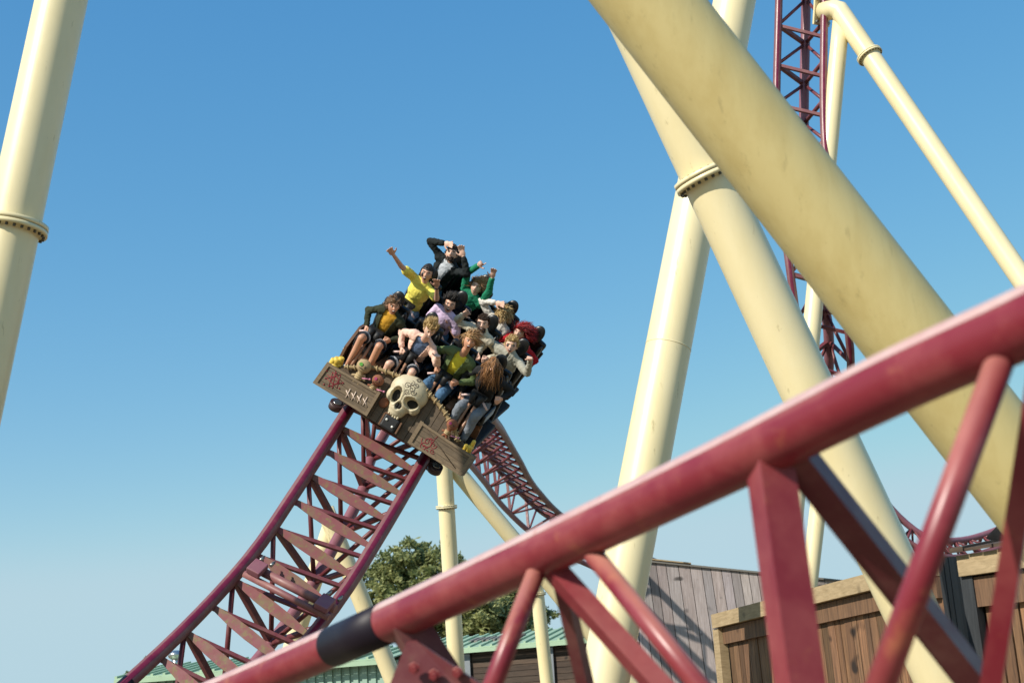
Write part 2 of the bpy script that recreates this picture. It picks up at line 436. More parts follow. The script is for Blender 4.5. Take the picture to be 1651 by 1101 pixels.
def strip(rows, off, r, a0, a1, w=None, k=8):
    m = MB(); vs = []
    for p, T, L, U in rows:
        c = p+L*off
        for i in range(k+1):
            a = a0+(a1-a0)*i/k; vs.append(c+(U*math.cos(a)+L*math.sin(a))*r)
    n = len(rows); fs = [(i*(k+1)+j, i*(k+1)+j+1, (i+1)*(k+1)+j+1, (i+1)*(k+1)+j) for i in range(n-1) for j in range(k)]
    m.add(vs, fs, True); return m
def tie_plate(p, q, w, th, nrm, lens=True):
    """flat lens-shaped steel plate from p to q, nrm = plate normal"""
    d = (q-p); L = d.length; d.normalize(); s = d.cross(nrm).normalized(); nrm = s.cross(d).normalized()
    m = MB(); pr = []
    ts = [0, .08, .3, .5, .7, .92, 1]; ws = [.25, .5, .9, 1, .9, .5, .25] if lens else [1]*7
    up = [p+d*L*t+s*w*.5*k for t, k in zip(ts, ws)]; dn = [p+d*L*t-s*w*.5*k for t, k in zip(ts, ws)]
    m.prism([x-nrm*th/2 for x in up+dn[::-1]], nrm*th)
    return m
def track(label, path, gauge=1.2, r=.09, h=1.0, node=.52, spine_r=.11, rail_m=None, tie_m=None, strut_m=None, spine_m=None, group=None, n=14, every=2, detail=True, band=None, strut_w=.055, sparse=1e9):
    rail_m = rail_m or M_rail; tie_m = tie_m or M_tie; strut_m = strut_m or M_strut; spine_m = spine_m or M_purple
    o = empty('coaster_track', path.at(0)[0]-path.at(0)[3]*h, label, 'coaster track', group or 'tracks of the roller coaster')
    K = max(8, int(path.len/.35)); rows = [path.at(path.len*i/K) for i in range(K+1)]
    for s in (-1, 1):
        m = MB(); m.tube([p+L*s*gauge/2 for p, T, L, U in rows], r, n, up=rows[0][3]); ro = wbuild(m, 'rail', rail_m, o)
        wbuild(strip(rows, s*gauge/2, r+.002, R(-16), R(26)), 'wheel_path', M_magenta, ro)
        if band and band[0] == s:
            m = MB(); q = [path.at(band[1]+band[2]*i/4) for i in range(5)]
            m.tube([p+L*s*gauge/2 for p, T, L, U in q], r+.003, n, up=q[0][3]); wbuild(m, 'joint_band', M_black, ro)
    if h:
        m = MB(); m.tube([p-U*h for p, T, L, U in rows], spine_r, n); wbuild(m, 'spine_tube', spine_m, o)
    k = 0; d = node*.5
    while d < path.len-node:
        p, T, L, U = path.at(d); p2, T2, L2, U2 = path.at(d+node*.38); p3, T3, L3, U3 = path.at(d-node*.32 if d > node*.32 else 0)
        a = p-L*gauge/2-U*r*.3; b2 = p2+L2*gauge/2-U2*r*.3; b3 = p3+L3*gauge/2-U3*r*.3
        if detail:
            wbuild(tie_plate(a, b3, .15, .035, U*.9-T*.45), 'tie_plate', tie_m, o)
            m = MB(); m.tube([a-U*.05, b2-U*.05], .036, 4, up=U, smooth=False); wbuild(m, 'tie_bar', strut_m, o)
        else:
            m = MB(); m.tube([a, b2], strut_w*.8, 4, up=U); wbuild(m, 'tie_bar', strut_m, o)
        if h and k % every == 0:
            c0 = p-U*h
            for s in (-1, 1):
                m = MB(); m.tube([p+L*s*gauge/2, c0], strut_w if s < 0 else strut_w*.8, 4 if s < 0 else 8, up=T, smooth=s > 0); wbuild(m, 'strut', strut_m if s > 0 else strut_m, o)
                q = path.at(d+node*every*.5)
                q2 = path.at(d+node*every)
                if q2[0] is not None and d+node*every < path.len:
                    m = MB(); m.tube([q2[0]+q2[2]*s*gauge/2, c0], strut_w*.62, 8); wbuild(m, 'brace', strut_m, o)
        k += 1; d += node*(2.0 if detail and d > sparse else 1)
    return o
def Lof(M): return M.to_3x3().col[0].copy()
def v3(x, y, z): return CM3@Vector((x, y, z))
# main track, from the bottom left of the photo, up past the train, over the crest and down to the right
def railmid(l, r_, d): return V((l[0]+r_[0])/2, (l[1]+r_[1])/2, d)
P = [V(60, 1370, 14.9), V(205, 1215, 16.1), railmid((287, 1030), (430, 1100), 17.3), railmid((398, 905), (539, 976), 18.3), railmid((474, 795), (612, 864), 19.1)]
L_ = [v3(.86, -.36, .2), v3(.88, -.40, .22), v3(.88, -.42, .22), v3(.88, -.45, .22), v3(.87, -.47, .2)]
P += [ROW[0].translation.copy(), ROW[1].translation.copy(), ROW[2].translation.copy()]
L_ += [Lof(m) for m in ROW]
P += [V(742, 598, 25.5), V(748, 648, 30.0), V(772, 684, 36), V(806, 732, 41), V(842, 782, 45), V(895, 832, 48), V(960, 868, 50), V(1060, 910, 53)]
L_ += [v3(.72, -.45, .4), v3(.82, -.35, .3), v3(.50, -.05, .8), v3(.24, .1, .96), v3(.22, .12, .97), v3(.2, .14, .97), v3(.2, .15, .97), v3(.2, .15, .97)]
main_path = Path(P, L_, flip=-1)
mt_ = track('maroon lattice track under the full car coming down to the lower left', main_path, gauge=1.30, r=.088, h=.95, node=.50, every=2, spine_r=.085, sparse=13, band=(-1, 1.9, .35))
# splice beam with clamp blocks across the track
bl, br = V(405, 912, 18.15), V(541, 982, 17.8)
dB = (br-bl).normalized(); upB = (CM3@Vector((.3, .75, .6))); upB = (upB-dB*upB.dot(dB)).normalized(); alB = dB.cross(upB)
m = MB(); m.tube([bl, br], .058, 16); m.tube([bl+alB*.15-upB*.02, br+alB*.15-upB*.02], .045, 16); wbuild(m, 'splice_beam', M_splice, mt_)
for c in (lerp2(bl, br, .10), lerp2(bl, br, .90)):
    m = MB(); m.box(c+upB*.08+alB*.06, (.19, .22, .09), Matrix((dB, alB, upB)).transposed(), .012); cb = wbuild(m, 'clamp_block', M_purple, mt_)
    for s in (-1, 1):
        m = MB(); q = c+upB*.02+dB*s*.08-alB*.13; m.tube([q, q-alB*.07], .024, 6); m.tube([q-alB*.05, q-alB*.10], .013, 6); wbuild(m, 'bolt', M_bolt2, cb)

# tall steep track behind the right columns
P = [V(1296, -130, 32), V(1292, 20, 31.6), V(1290, 200, 30.6), V(1300, 330, 29.8), V(1320, 480, 29.2), V(1332, 590, 29.6), V(1322, 700, 30.8), V(1290, 790, 33)]
L_ = [v3(.95, 0, .3)]*3+[v3(.95, .02, .3)]*3+[v3(.9, .1, .4)]*2
track('tall steep maroon track rising out of the top of the photo beside the slim columns', Path(P, L_, flip=1), gauge=1.0, r=.085, h=.9, node=1.0, every=1, detail=False, strut_w=.06)
# distant low loop of track
P = [V(1385, 800, 46), V(1440, 860, 46), V(1490, 893, 46), V(1550, 898, 47), V(1610, 882, 48), V(1680, 848, 49), V(1760, 790, 50)]
track('small distant dip of track showing just above the wooden shacks', Path(P, [v3(.1, .2, .95), v3(.1, .2, .95), v3(0, .2, .96), v3(0, .2, .96), v3(-.05, .2, .96), v3(-.1, .2, .96), v3(-.1, .2, .96)], flip=1), gauge=1.0, r=.085, h=.55, node=.8, every=1, detail=False, strut_w=.06)

# foreground track: its near rail crosses the picture
fg = empty('coaster_track', V(1000, 1500, 5.0), 'large blurred maroon rail with struts crossing the whole foreground', 'coaster track', 'tracks of the roller coaster')
FG = [(-60, 1290, 9.2), (150, 1204, 8.3), (355, 1120, 7.5), (580, 1023, 6.6), (821, 914, 5.65), (1010, 826, 5.12), (1201, 735, 4.65), (1450, 612, 4.1), (1651, 522, 3.78), (1850, 430, 3.45)]
FP = [V(*q) for q in FG]
def fgp(px, dx=0):
    for i in range(len(FG)-1):
        if FG[i][0] <= px <= FG[i+1][0]:
            t = (px-FG[i][0])/(FG[i+1][0]-FG[i][0])
            lo = i+0.0
            best = None
            inv = CM.inverted()
            for k in range(101):
                q = catmull(FP, i+k/100); w = inv@q; X = 825.5+w.x/-w.z*FPX
                if best is None or abs(X-px) < best[0]: best = (abs(X-px), q)
            return best[1]
pp = [catmull(FP, i*.1) for i in range((len(FP)-1)*10+1)]
RF = .094
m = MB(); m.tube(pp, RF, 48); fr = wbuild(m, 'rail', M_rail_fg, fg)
m = MB(); A, B = fgp(538), fgp(626); m.tube([A, lerp2(A, B, .5), B], RF+.002, 48); wbuild(m, 'joint_band', M_black, fr)
rows_ = []
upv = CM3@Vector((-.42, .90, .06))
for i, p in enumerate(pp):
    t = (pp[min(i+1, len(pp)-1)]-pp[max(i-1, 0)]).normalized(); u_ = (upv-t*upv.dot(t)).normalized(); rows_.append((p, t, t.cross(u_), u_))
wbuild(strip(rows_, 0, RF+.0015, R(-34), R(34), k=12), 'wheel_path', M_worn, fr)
def fgs(px, py, d): return V(px, py, d)
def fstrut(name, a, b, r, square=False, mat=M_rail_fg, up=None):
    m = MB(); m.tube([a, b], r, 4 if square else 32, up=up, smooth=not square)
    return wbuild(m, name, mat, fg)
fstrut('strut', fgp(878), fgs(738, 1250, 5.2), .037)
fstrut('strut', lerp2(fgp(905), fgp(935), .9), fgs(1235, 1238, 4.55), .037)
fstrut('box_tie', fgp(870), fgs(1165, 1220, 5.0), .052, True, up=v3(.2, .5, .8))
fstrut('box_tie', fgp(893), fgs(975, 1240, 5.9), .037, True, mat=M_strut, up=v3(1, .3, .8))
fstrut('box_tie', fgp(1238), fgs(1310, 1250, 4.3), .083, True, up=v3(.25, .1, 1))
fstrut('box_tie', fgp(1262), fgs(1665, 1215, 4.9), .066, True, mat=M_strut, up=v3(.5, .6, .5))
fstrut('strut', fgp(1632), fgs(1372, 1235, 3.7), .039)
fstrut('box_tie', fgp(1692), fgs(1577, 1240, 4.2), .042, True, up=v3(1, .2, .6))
# gusset and bolted joint plate under the rail
vz = CM3@Vector((0, 0, 1))
c = fgp(650)
m = MB(); m.tube([c+v3(0, -.02, 0), V(752, 1150, 6.3)], .105, 4, up=v3(.3, .3, 1), smooth=False); jb = wbuild(m, 'joint_bracket', M_strut, fg)
q4 = [V(622, 1120, 6.05), V(655, 1036, 6.1), V(672, 1034, 6.1), V(800, 1120, 6.0), V(790, 1160, 6.0), V(630, 1160, 6.0)]
m = MB(); m.prism(q4, -vz*.03); jp = wbuild(m, 'joint_plate', M_strut, fg)
for px, py in ((700, 1086), (738, 1082), (668, 1075)):
    m = MB(); q = V(px, py, 6.04); m.tube([q, q+vz*.025], .024, 6, smooth=False); m.tube([q+vz*.025, q+vz*.04], .013, 8); wbuild(m, 'bolt', M_rail_fg, jp)
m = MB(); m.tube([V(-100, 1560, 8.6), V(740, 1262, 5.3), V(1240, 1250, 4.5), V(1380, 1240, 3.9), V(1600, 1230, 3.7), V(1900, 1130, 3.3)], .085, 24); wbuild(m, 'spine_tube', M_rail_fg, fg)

# ------------------------------------------------------------------ buildings
def boards(mb, a, b, za, zb, n, thick, out, rnd, tones, gap=.006, lean=0, topj=0, z0=-.2):
    """vertical boards between ground points a,b; za/zb = top heights; out = outward normal"""
    d = b-a
    edges = [0]
    for i in range(n): edges.append(edges[-1]+rnd.uniform(.8, 1.25))
    edges = [e/edges[-1] for e in edges]; w = d.length; u = d.normalized()
    for i in range(n):
        t0, t1 = edges[i]+gap/w, edges[i+1]-gap/w
        j = rnd.uniform(-topj, topj); of = out*rnd.uniform(0, .012)
        c = [a+d*t0, a+d*t1]; z = [za+(zb-za)*t0+j, za+(zb-za)*t1+j]
        sh = u*lean
        pts = [Vector((c[0].x, c[0].y, z0))+sh+of, Vector((c[1].x, c[1].y, z0))+sh+of, Vector((c[1].x, c[1].y, z[1]))+of, Vector((c[0].x, c[0].y, z[0]))+of]
        mb.cc = tones(rnd)
        mb.prism(pts, -out*thick)
    mb.cc = None
def ground_at(px, py, d):
    p = V(px, py, d); return Vector((p.x, p.y, 0)), p.z
rnd = random.Random(4)
def toneg(r):
    k = .5+r.uniform(-.17, .17); return (k*(1+r.uniform(-.02, .06)), k, k*(1+r.uniform(-.03, .05)))
def tonew(r):
    k = .5+r.uniform(-.18, .2); return (k*(1+r.uniform(-.02, .08)), k, k*(1-r.uniform(0, .12)))

# grey board wall building
a, za = ground_at(985, 899, 36); b, zb = ground_at(1420, 944, 35.5)
nrm = (b-a).cross(Vector((0, 0, 1))).normalized()
if nrm.y > 0: nrm = -nrm
o = empty('plank_building', a, 'grey vertical board building behind the leaning columns with a sloping top edge', 'building')
m = MB(); boards(m, a, b, za, zb, 26, .03, nrm, rnd, toneg, lean=.35, gap=.008); wbuild(m, 'wall', M_greywood, o)
m = MB(); back = Vector((2.2, 5, 0))
m.prism([Vector((a.x, a.y, 0))-nrm*.06, Vector((b.x, b.y, 0))-nrm*.06, Vector((b.x, b.y, zb-.05))-nrm*.06, Vector((a.x, a.y, za-.05))-nrm*.06], back); wbuild(m, 'rear_walls', M_drkwood, o)
m = MB(); u = (b-a).normalized()
A = Vector((a.x, a.y, za)); B = Vector((b.x, b.y, zb)); 
m.prism([A+nrm*.07-u*.1, B+nrm*.07, B+Vector((2.2, 5.1, 0)), A+Vector((2.2, 5.1, 0))], (0, 0, .045)); wbuild(m, 'roof', M_grate, o)
m = MB(); q = A+(B-A)*.30; m.prism([A+(B-A)*.02+nrm*.09+Vector((0, 0, .048)), q+nrm*.10+Vector((0, 0, .048)), q-nrm*.4+Vector((0, 0, .048)), A-nrm*.4+Vector((0, 0, .048))], (0, 0, .03)); wbuild(m, 'roof_strip', M_tanwood, o)

# brown shack, its face comes nearer to the right
a, za = ground_at(1163, 990, 20.0); b, zb = ground_at(1512, 899, 15.2)
nrm = (b-a).cross(Vector((0, 0, 1))).normalized()
if nrm.y > 0: nrm = -nrm
u = (b-a).normalized(); MU = Matrix((u, nrm, Vector((0, 0, 1)))).transposed()
o = empty('wooden_shack', a, 'brown board shack with pale timber frame beams below the bright diagonal column', 'shack')
m = MB(); boards(m, a+u*.15, b, za-.42, zb-.42, 36, .03, nrm, rnd, tonew, topj=.0, gap=.006, lean=.12); wbuild(m, 'wall', M_brnwood, o)
def beam(mb, p, q, w, t, out, dz=Vector((0, 0, 1))):
    mb.prism([p, q, q+dz*w, p+dz*w], out*t)
A = Vector((a.x, a.y, za)); B = Vector((b.x, b.y, zb))
m = MB(); beam(m, A-Vector((0, 0, .19)), B-Vector((0, 0, .19)), .19, .16, nrm); wbuild(m, 'top_beam', M_tanwood, o)
m = MB(); beam(m, A-Vector((0, 0, .42)), B-Vector((0, 0, .42)), .22, .07, nrm); wbuild(m, 'lintel', M_brnwood, o)
m = MB(); beam(m, Vector((a.x, a.y, -.1))-u*.16+u*.1, Vector((a.x, a.y, -.1))+u*.12, za-.20+.1, .13, nrm); wbuild(m, 'corner_post', M_tanwood, o)
m = MB(); m.prism([Vector((a.x, a.y, 0))-nrm*.05, Vector((b.x, b.y, 0))-nrm*.05, B-nrm*.05-Vector((0, 0, .03)), A-nrm*.05-Vector((0, 0, .03))], -nrm*3); wbuild(m, 'rear_walls', M_drkwood, o)

# right shack: shaded side and front with beams
a2, za2 = ground_at(1512, 896, 15.0); b2, zb2 = ground_at(1556, 893, 13.9); c2, zc2 = ground_at(1720, 868, 13.0)
o = empty('wooden_shack', b2, 'shack at the right edge with blue black side boards and a heavy top beam', 'shack')
n1 = (b2-a2).cross(Vector((0, 0, 1))).normalized()
if n1.x > 0: n1 = -n1
m = MB(); boards(m, a2, b2, za2-.02, zb2-.02, 5, .03, n1, rnd, toneg, lean=.0, gap=.01); wbuild(m, 'side_wall', M_bluewood, o)
n2 = (c2-b2).cross(Vector((0, 0, 1))).normalized()
if n2.y > 0: n2 = -n2
m = MB(); boards(m, b2+(c2-b2)*.12, c2, zb2-.52, zc2-.52, 8, .03, n2, rnd, tonew, gap=.012); wbuild(m, 'front_wall', M_brnwood, o)
B2 = Vector((b2.x, b2.y, zb2)); C2 = Vector((c2.x, c2.y, zc2))
m = MB(); beam(m, B2-Vector((0, 0, .22)), C2-Vector((0, 0, .22)), .20, .14, n2); wbuild(m, 'top_beam', M_tanwood, o)
m = MB(); beam(m, B2-Vector((0, 0, .52)), C2-Vector((0, 0, .52)), .28, .08, n2); wbuild(m, 'lintel', M_brnwood, o)
m = MB(); beam(m, Vector((b2.x, b2.y, -.1))-(c2-b2).normalized()*.02, Vector((b2.x, b2.y, -.1))+(c2-b2).normalized()*.12, zb2-.12, .10, n2); wbuild(m, 'corner_post', M_bluewood, o)
m = MB(); m.prism([Vector((b2.x, b2.y, 0))-n2*.06+(c2-b2)*.03, Vector((c2.x, c2.y, 0))-n2*.06, C2-n2*.06-Vector((0, 0, .05)), B2-n2*.06-Vector((0, 0, .05))+(c2-b2)*.03], -n2*1.0); wbuild(m, 'rear_walls', M_drkwood, o)
m = MB()
for i in range(7):
    t = i/7; p = B2+(C2-B2)*t+n2*(.16+rnd.uniform(0, .08)); w = (C2-B2)/7*.96
    m.prism([p, p+w, p+w-n2*.5+Vector((0, 0, .08)), p-n2*.5+Vector((0, 0, .08))], (0, 0, .03+rnd.uniform(0, .03)))
wbuild(m, 'roof_boards', M_drkwood, o)
# tilted roof board leaning up at the right end
ra = V(1590, 868, 14.2); rb = V(1645, 812, 14.0)
m = MB(); m.prism([ra, rb, rb+v3(.28, -.2, -.2), ra+v3(.3, -.12, -.2)], v3(0, .03, .03)); wbuild(m, 'gable_board', M_greywood, o)

# green roofed timber shed
def shed(label, px0, px1, ytop0, ytop1, yeave0, yeave1, d0, d1, roofm, wallm, horiz=True, extra=None, ribs=60, depth=2.2):
    a, za = ground_at(px0, yeave0, d0); b, zb = ground_at(px1, yeave1, d1); zb = za
    n_ = (b-a).cross(Vector((0, 0, 1))).normalized()
    if n_.y > 0: n_ = -n_
    u = (b-a).normalized(); L = (b-a).length
    ridge = (V(px0, ytop0, d0+depth).z)
    o = empty('shed', a, label, 'shed')
    m = MB()
    if horiz:
        z = 0; r = random.Random(3)
        while z < za-.02:
            hh = min(.17, za-z); m.cc = toneg(r)
            m.prism([a+Vector((0, 0, z)), b+Vector((0, 0, z)), b+Vector((0, 0, z+hh-.012)), a+Vector((0, 0, z+hh-.012))], -n_*(.05+r.uniform(0, .01))); z += .17
        m.cc = None
    else:
        k = int(L/.22)
        for i in range(k):
            p = a+u*L*i/k
            m.prism([p, p+u*L/k*.55, p+u*L/k*.55+Vector((0, 0, za-.02)), p+Vector((0, 0, za-.02))], -n_*.04)
        m.prism([a-n_*.045, b-n_*.045, b-n_*.045+Vector((0, 0, za-.02)), a-n_*.045+Vector((0, 0, za-.02))], -n_*.05)
    wbuild(m, 'wall', wallm, o)
    m = MB(); E = [a+n_*.3+Vector((0, 0, za)), b+n_*.3+Vector((0, 0, za))]; Rg = [a-n_*depth+Vector((0, 0, ridge)), b-n_*depth+Vector((0, 0, ridge))]
    m.prism([E[0], E[1], Rg[1], Rg[0]], (0, 0, .03))
    m.prism([Rg[0]+Vector((0, 0, .001)), Rg[1]+Vector((0, 0, .001)), E[1]-n_*(2*depth+.6), E[0]-n_*(2*depth+.6)], (0, 0, .03))
    k = int(L/.33)
    for i in range(k):
        p = E[0]+u*L*i/k+Vector((0, 0, .03)); q = Rg[0]+u*L*i/k+Vector((0, 0, .03))
        m.prism([p, p+u*.07, q+u*.07, q], (0, 0, .05))
    wbuild(m, 'roof', roofm, o)
    m = MB(); m.prism([E[0]-Vector((0, 0, .12)), E[1]-Vector((0, 0, .12)), E[1]-Vector((0, 0, .005)), E[0]-Vector((0, 0, .005))], n_*.03); wbuild(m, 'gutter', roofm, o)
    m = MB(); m.prism([a-n_*.15, b-n_*.15, b-n_*.15+Vector((0, 0, za-.1)), a-n_*.15+Vector((0, 0, za-.1))], -n_*(depth*2-.3)); wbuild(m, 'rear_walls', wallm, o)
    return o, a, b, u, n_, za, E, Rg
o, a, b, u, n_, za, E, Rg = shed('dark horizontal board shed with pale green ribbed metal roof under the trees', 640, 960, 1036, 1018, 1056, 1039, 42, 40, M_mint, M_drkwood)
for t in (.36, .775):
    p = a+(b-a)*t; m = MB(); m.box(p+n_*.06+Vector((0, 0, za/2)), (.28, .08, za-.05), Matrix((u, n_, Vector((0, 0, 1)))).transposed()); wbuild(m, 'post', M_grey, o)
p0 = E[0]+(E[1]-E[0])*.33; p1 = E[0]+(E[1]-E[0])*.60; up_ = (Rg[0]-E[0])
m = MB()
for i in range(9):
    s = p0+(p1-p0)*i/9; m.prism([s+up_*.38, s+(p1-p0)*.06+up_*.38, s+(p1-p0)*.06+up_*.66, s+up_*.66], (0, 0, .09))
wbuild(m, 'roof_light', M_grate, o)
o, a, b, u, n_, za, E, Rg = shed('mint green metal clad hall low behind the car track lattice', 195, 640, 1078, 1036, 1096, 1066, 36, 34, M_mint, M_mintw, horiz=False)
m = MB(); c = Rg[0]+(Rg[1]-Rg[0])*.04+Vector((0, 0, .1)); m.tube([c-Vector((0, 0, .3)), c+Vector((0, 0, .12))], .12, 16); m.ell(c+Vector((0, 0, .17)), (.22, .22, .13)); wbuild(m, 'roof_vent', M_chrome, o)

# ------------------------------------------------------------------ trees
def leafmat(name, a, b):
    m, n, bs = new_mat(name)
    at = N(n, 'ShaderNodeAttribute', attribute_name='tone'); mx = N(n, 'ShaderNodeMix', data_type='RGBA')
    mx.inputs[6].default_value = c4(a); mx.inputs[7].default_value = c4(b)
    n.links.new(at.outputs['Fac'], mx.inputs[0]); n.links.new(mx.outputs[2], bs.inputs['Base Color'])
    bs.inputs['Roughness'].default_value = .55
    tr = N(n, 'ShaderNodeBsdfTranslucent'); ms = N(n, 'ShaderNodeMixShader'); ms.inputs[0].default_value = .42
    n.links.new(mx.outputs[2], tr.inputs[0]); n.links.new(bs.outputs[0], ms.inputs[1]); n.links.new(tr.outputs[0], ms.inputs[2])
    n.links.new(ms.outputs[0], n.nodes['Material Output'].inputs[0]); return m
M_leaf = leafmat('leaves', (.10, .14, .04), (.42, .43, .18))
M_bark = simple('bark', (.10, .075, .05), .9, bump=.6)
def tree(label, lobes, base, seed, group='trees behind the sheds', leaf=.16, per=130):
    """lobes: world centre, radius"""
    r = random.Random(seed); o = empty('tree', base, label, 'tree', group)
    top = sum((c for c, _ in lobes), Vector())/len(lobes)
    m = MB(); m.tube([base, base+(top-base)*.45+Vector((.2, 0, 0)), top], [.30, .22, .08], 10)
    for c, rad in lobes:
        s = base+(top-base)*r.uniform(.3, .8); m.tube([s, (s+c)/2+Vector((0, 0, -.2)), c], [.11, .07, .02], 6)
    wbuild(m, 'trunk', M_bark, o)
    m = MB()
    for c, rad in lobes:
        ncl = max(8, int(20*rad*rad))
        for i in range(ncl):
            d = Vector((r.gauss(0, 1), r.gauss(0, 1), r.gauss(0, 1))).normalized()
            cc = c+d*rad*r.uniform(.35, 1.14)*Vector((1, 1, 1)).x
            cr = rad*r.uniform(.12, .30); tn = r.random()
            for j in range(int(per*cr/.6)+14):
                e = Vector((r.gauss(0, .5), r.gauss(0, .5), r.gauss(0, .42)))*cr; p = cc+e
                x = Vector((r.gauss(0, 1), r.gauss(0, 1), r.gauss(0, 1))).normalized(); y = x.orthogonal().normalized(); s = leaf*r.uniform(.6, 1.3)
                t = max(0, min(1, tn*.7+r.uniform(0, .4))); m.cc = (t, t, t)
                m.add([p-x*s, p+y*s*.45, p+x*s, p-y*s*.45], [(0, 1, 2, 3)])
    wbuild(m, 'crown', M_leaf, o)
def lobe(px, py, d, rpx): return (V(px, py, d), rpx/FPX*d)
g1 = ground_at(668, 1000, 85)[0]
tree('broad green tree left of the slim upright column below the car', [lobe(655, 915, 85, 42), lobe(620, 935, 85, 36), lobe(700, 925, 84, 42), lobe(730, 915, 86, 30), lobe(640, 985, 84, 46), lobe(700, 990, 85, 48), lobe(605, 965, 86, 26), lobe(680, 890, 86, 22)], g1, 1)
g1 = ground_at(810, 1000, 85)[0]
tree('dark green tree over the dark timber shed behind the blurred rail', [lobe(780, 990, 83, 46), lobe(830, 985, 85, 48), lobe(765, 1020, 84, 36), lobe(870, 1000, 86, 30), lobe(820, 950, 86, 30), lobe(850, 1025, 85, 30), lobe(745, 1000, 83, 28)], g1, 2)
g1 = ground_at(225, 1095, 95)[0]
tree('tiny tree top beside the roof vent at the lower left', [lobe(215, 1088, 95, 12), lobe(232, 1075, 95, 13), lobe(246, 1090, 95, 14), lobe(238, 1062, 95, 6)], g1, 3, leaf=.13)

exec_people = True

# ------------------------------------------------------------------ the train: three coupled rows
SEATX = (-.82, -.25, .33, .90)
def make_seat(x, parent):
    s = MB(); s.box((x, .47, .86), (.46, .46, .10), bev=.04); s.box((x-.21, .45, .93), (.06, .40, .16), bev=.025); s.box((x+.21, .45, .93), (.06, .40, .16), bev=.025)
    seat = s.build('seat', M_plast, parent)
    s = MB(); s.box((x, .76, 1.20), (.42, .10, .66), Matrix.Rotation(R(-6), 3, 'X'), .045)
    s.ell((x-.17, .71, 1.22), (.05, .09, .28)); s.ell((x+.17, .71, 1.22), (.05, .09, .28)); s.build('backrest', M_plast, seat)
    s = MB()
    s.box((x, .74, 1.50), (.10, .05, .20), bev=.02); s.ell((x, .67, 1.62), Matrix.Rotation(R(-8), 3, 'X')@Matrix.Diagonal(Vector((.105, .040, .150))), 20, 12); hr = s.build('headrest', M_plast, seat)
    s = MB()
    for k in (-.042, .042):
        s.tube([(x+k, -.10, .58), (x+k, .02, .80), (x+k, .24, 1.15)], .023, 12)
    lb = s.build('restraint_tubes', M_bar, seat)
    s = MB()
    for k in (-.046, .046):
        s.tube([(x+k, .21, 1.10), (x+k*1.1, .25, 1.18), (x+k*1.4, .29, 1.24)], [.028, .048, .058], 12)
    s.box((x, .32, 1.22), (.24, .10, .06), bev=.02); s.build('restraint_boots', M_rub, seat)
    for k in (-1, 1):
        s = MB(); s.tube([(x+k*.10, .27, 1.19), (x+k*.21, .24, 1.13)], .016, 10); s.build('hand_grip', M_grip, seat)
    return seat
def make_car(M, label, front=False):
    o = empty('coaster_car', M, label, 'coaster car', 'coupled cars of the train')
    for x in SEATX: make_seat(x, o)
    m = MB(); m.box((.04, .40, .54), (2.35, .95, .08), bev=.02); m.build('floor', M_rub, o)
    m = MB()
    for x in (-.535, .04, .615):
        m.box((x, .34, .74), (.10, .42, .34), bev=.02)
    m.box((.04, .30, .70), (2.2, .03, .26)); m.build('leg_guard', M_brownpl, o)
    for s_, x in (((-1, -1.10),) if front else ()):
        k = 1
        m = MB(); m.prism([(x, .15, .52), (x, .82, .52), (x, .80, .98 if k else .80), (x, .50, 1.02 if k else .84), (x, .22, .80 if k else .70)], (s_*.04, 0, 0)); sp = m.build('side_panel', M_brownpl if k else M_plast, o)
        for yy, zz in ((.25, .72), (.35, .72), (.6, .78)):
            m = MB(); m.tube([(x+s_*.04, yy, zz), (x+s_*.055, yy, zz)], .018, 8); m.build('bolt', M_bolt2, sp)
    m = MB()
    for x in (-.535, .04, .615): m.box((x, .55, 1.0), (.09, .30, .12), bev=.02); m.box((x, .42, 1.02), (.06, .10, .16), bev=.02)
    m.box((.04, .86, .98), (2.2, .05, .72), bev=.02); m.build('seat_frame', M_plast, o)
    m = MB(); m.box((0, .40, .34), (1.30, .70, .22), bev=.03); m.box((0, .85, .20), (.25, .7, .16), bev=.02); m.build('chassis', M_rub, o)
    for s_ in (-1, 1):
        x = s_*.65
        m = MB(); m.box((x+s_*.10, .25, .02), (.05, .42, .34), bev=.015); m.box((x+s_*.05, .25, .17), (.16, .44, .10), bev=.02)
        wc = m.build('wheel_carrier', M_rub, o)
        for yy in (.08, .42):
            m = MB(); m.tube([(x-.035, yy, .19), (x+.035, yy, .19)], .10, 20); m.build('road_wheel', M_rub, wc)
        m = MB(); m.tube([(x+s_*.20, .02, -.07), (x+s_*.20, .02, .03)], .105, 22); m.box((x+s_*.14, .14, -.02), (.10, .20, .10), bev=.02); w_ = m.build('side_wheel', M_wheel, wc)
        m = MB(); m.tube([(x+s_*.20, .02, .03), (x+s_*.20, .02, .045)], .06, 16); m.build('hub', M_chrome, wc)
    return o
CARS = [make_car(ROW[0], 'front car with skull, rope, dolls and wooden crates on its nose', True),
        make_car(ROW[1], 'middle car carrying the row with the rider in the yellow polo shirt'),
        make_car(ROW[2], 'rear car carrying the row with the rider in the green sweater')]
car = CARS[0]
# ---- decorated nose.  panel frame: origin PP, u = car x, v = up the sloping face, n = out of it
sv = Vector((0, .514, .857)).normalized(); nv = Vector((0, -.857, .514)).normalized(); PPo = Vector((.1, -.2, .6))
Minv = ROW[0].inverted()
CL = Minv@CAMP
def pan(px, py, h=0):
    """car-local point seen at (px,py) lying h in front of the nose panel"""
    d = (Minv.to_3x3()@rayv(px, py)); q = PPo+nv*h
    t = (q-CL).dot(nv)/d.dot(nv); return CL+d*t
def c2(cx, cy): return (490+.21802*cx, 540+.21802*cy)
def pc(cx, cy, h=0): return pan(*c2(cx, cy), h)
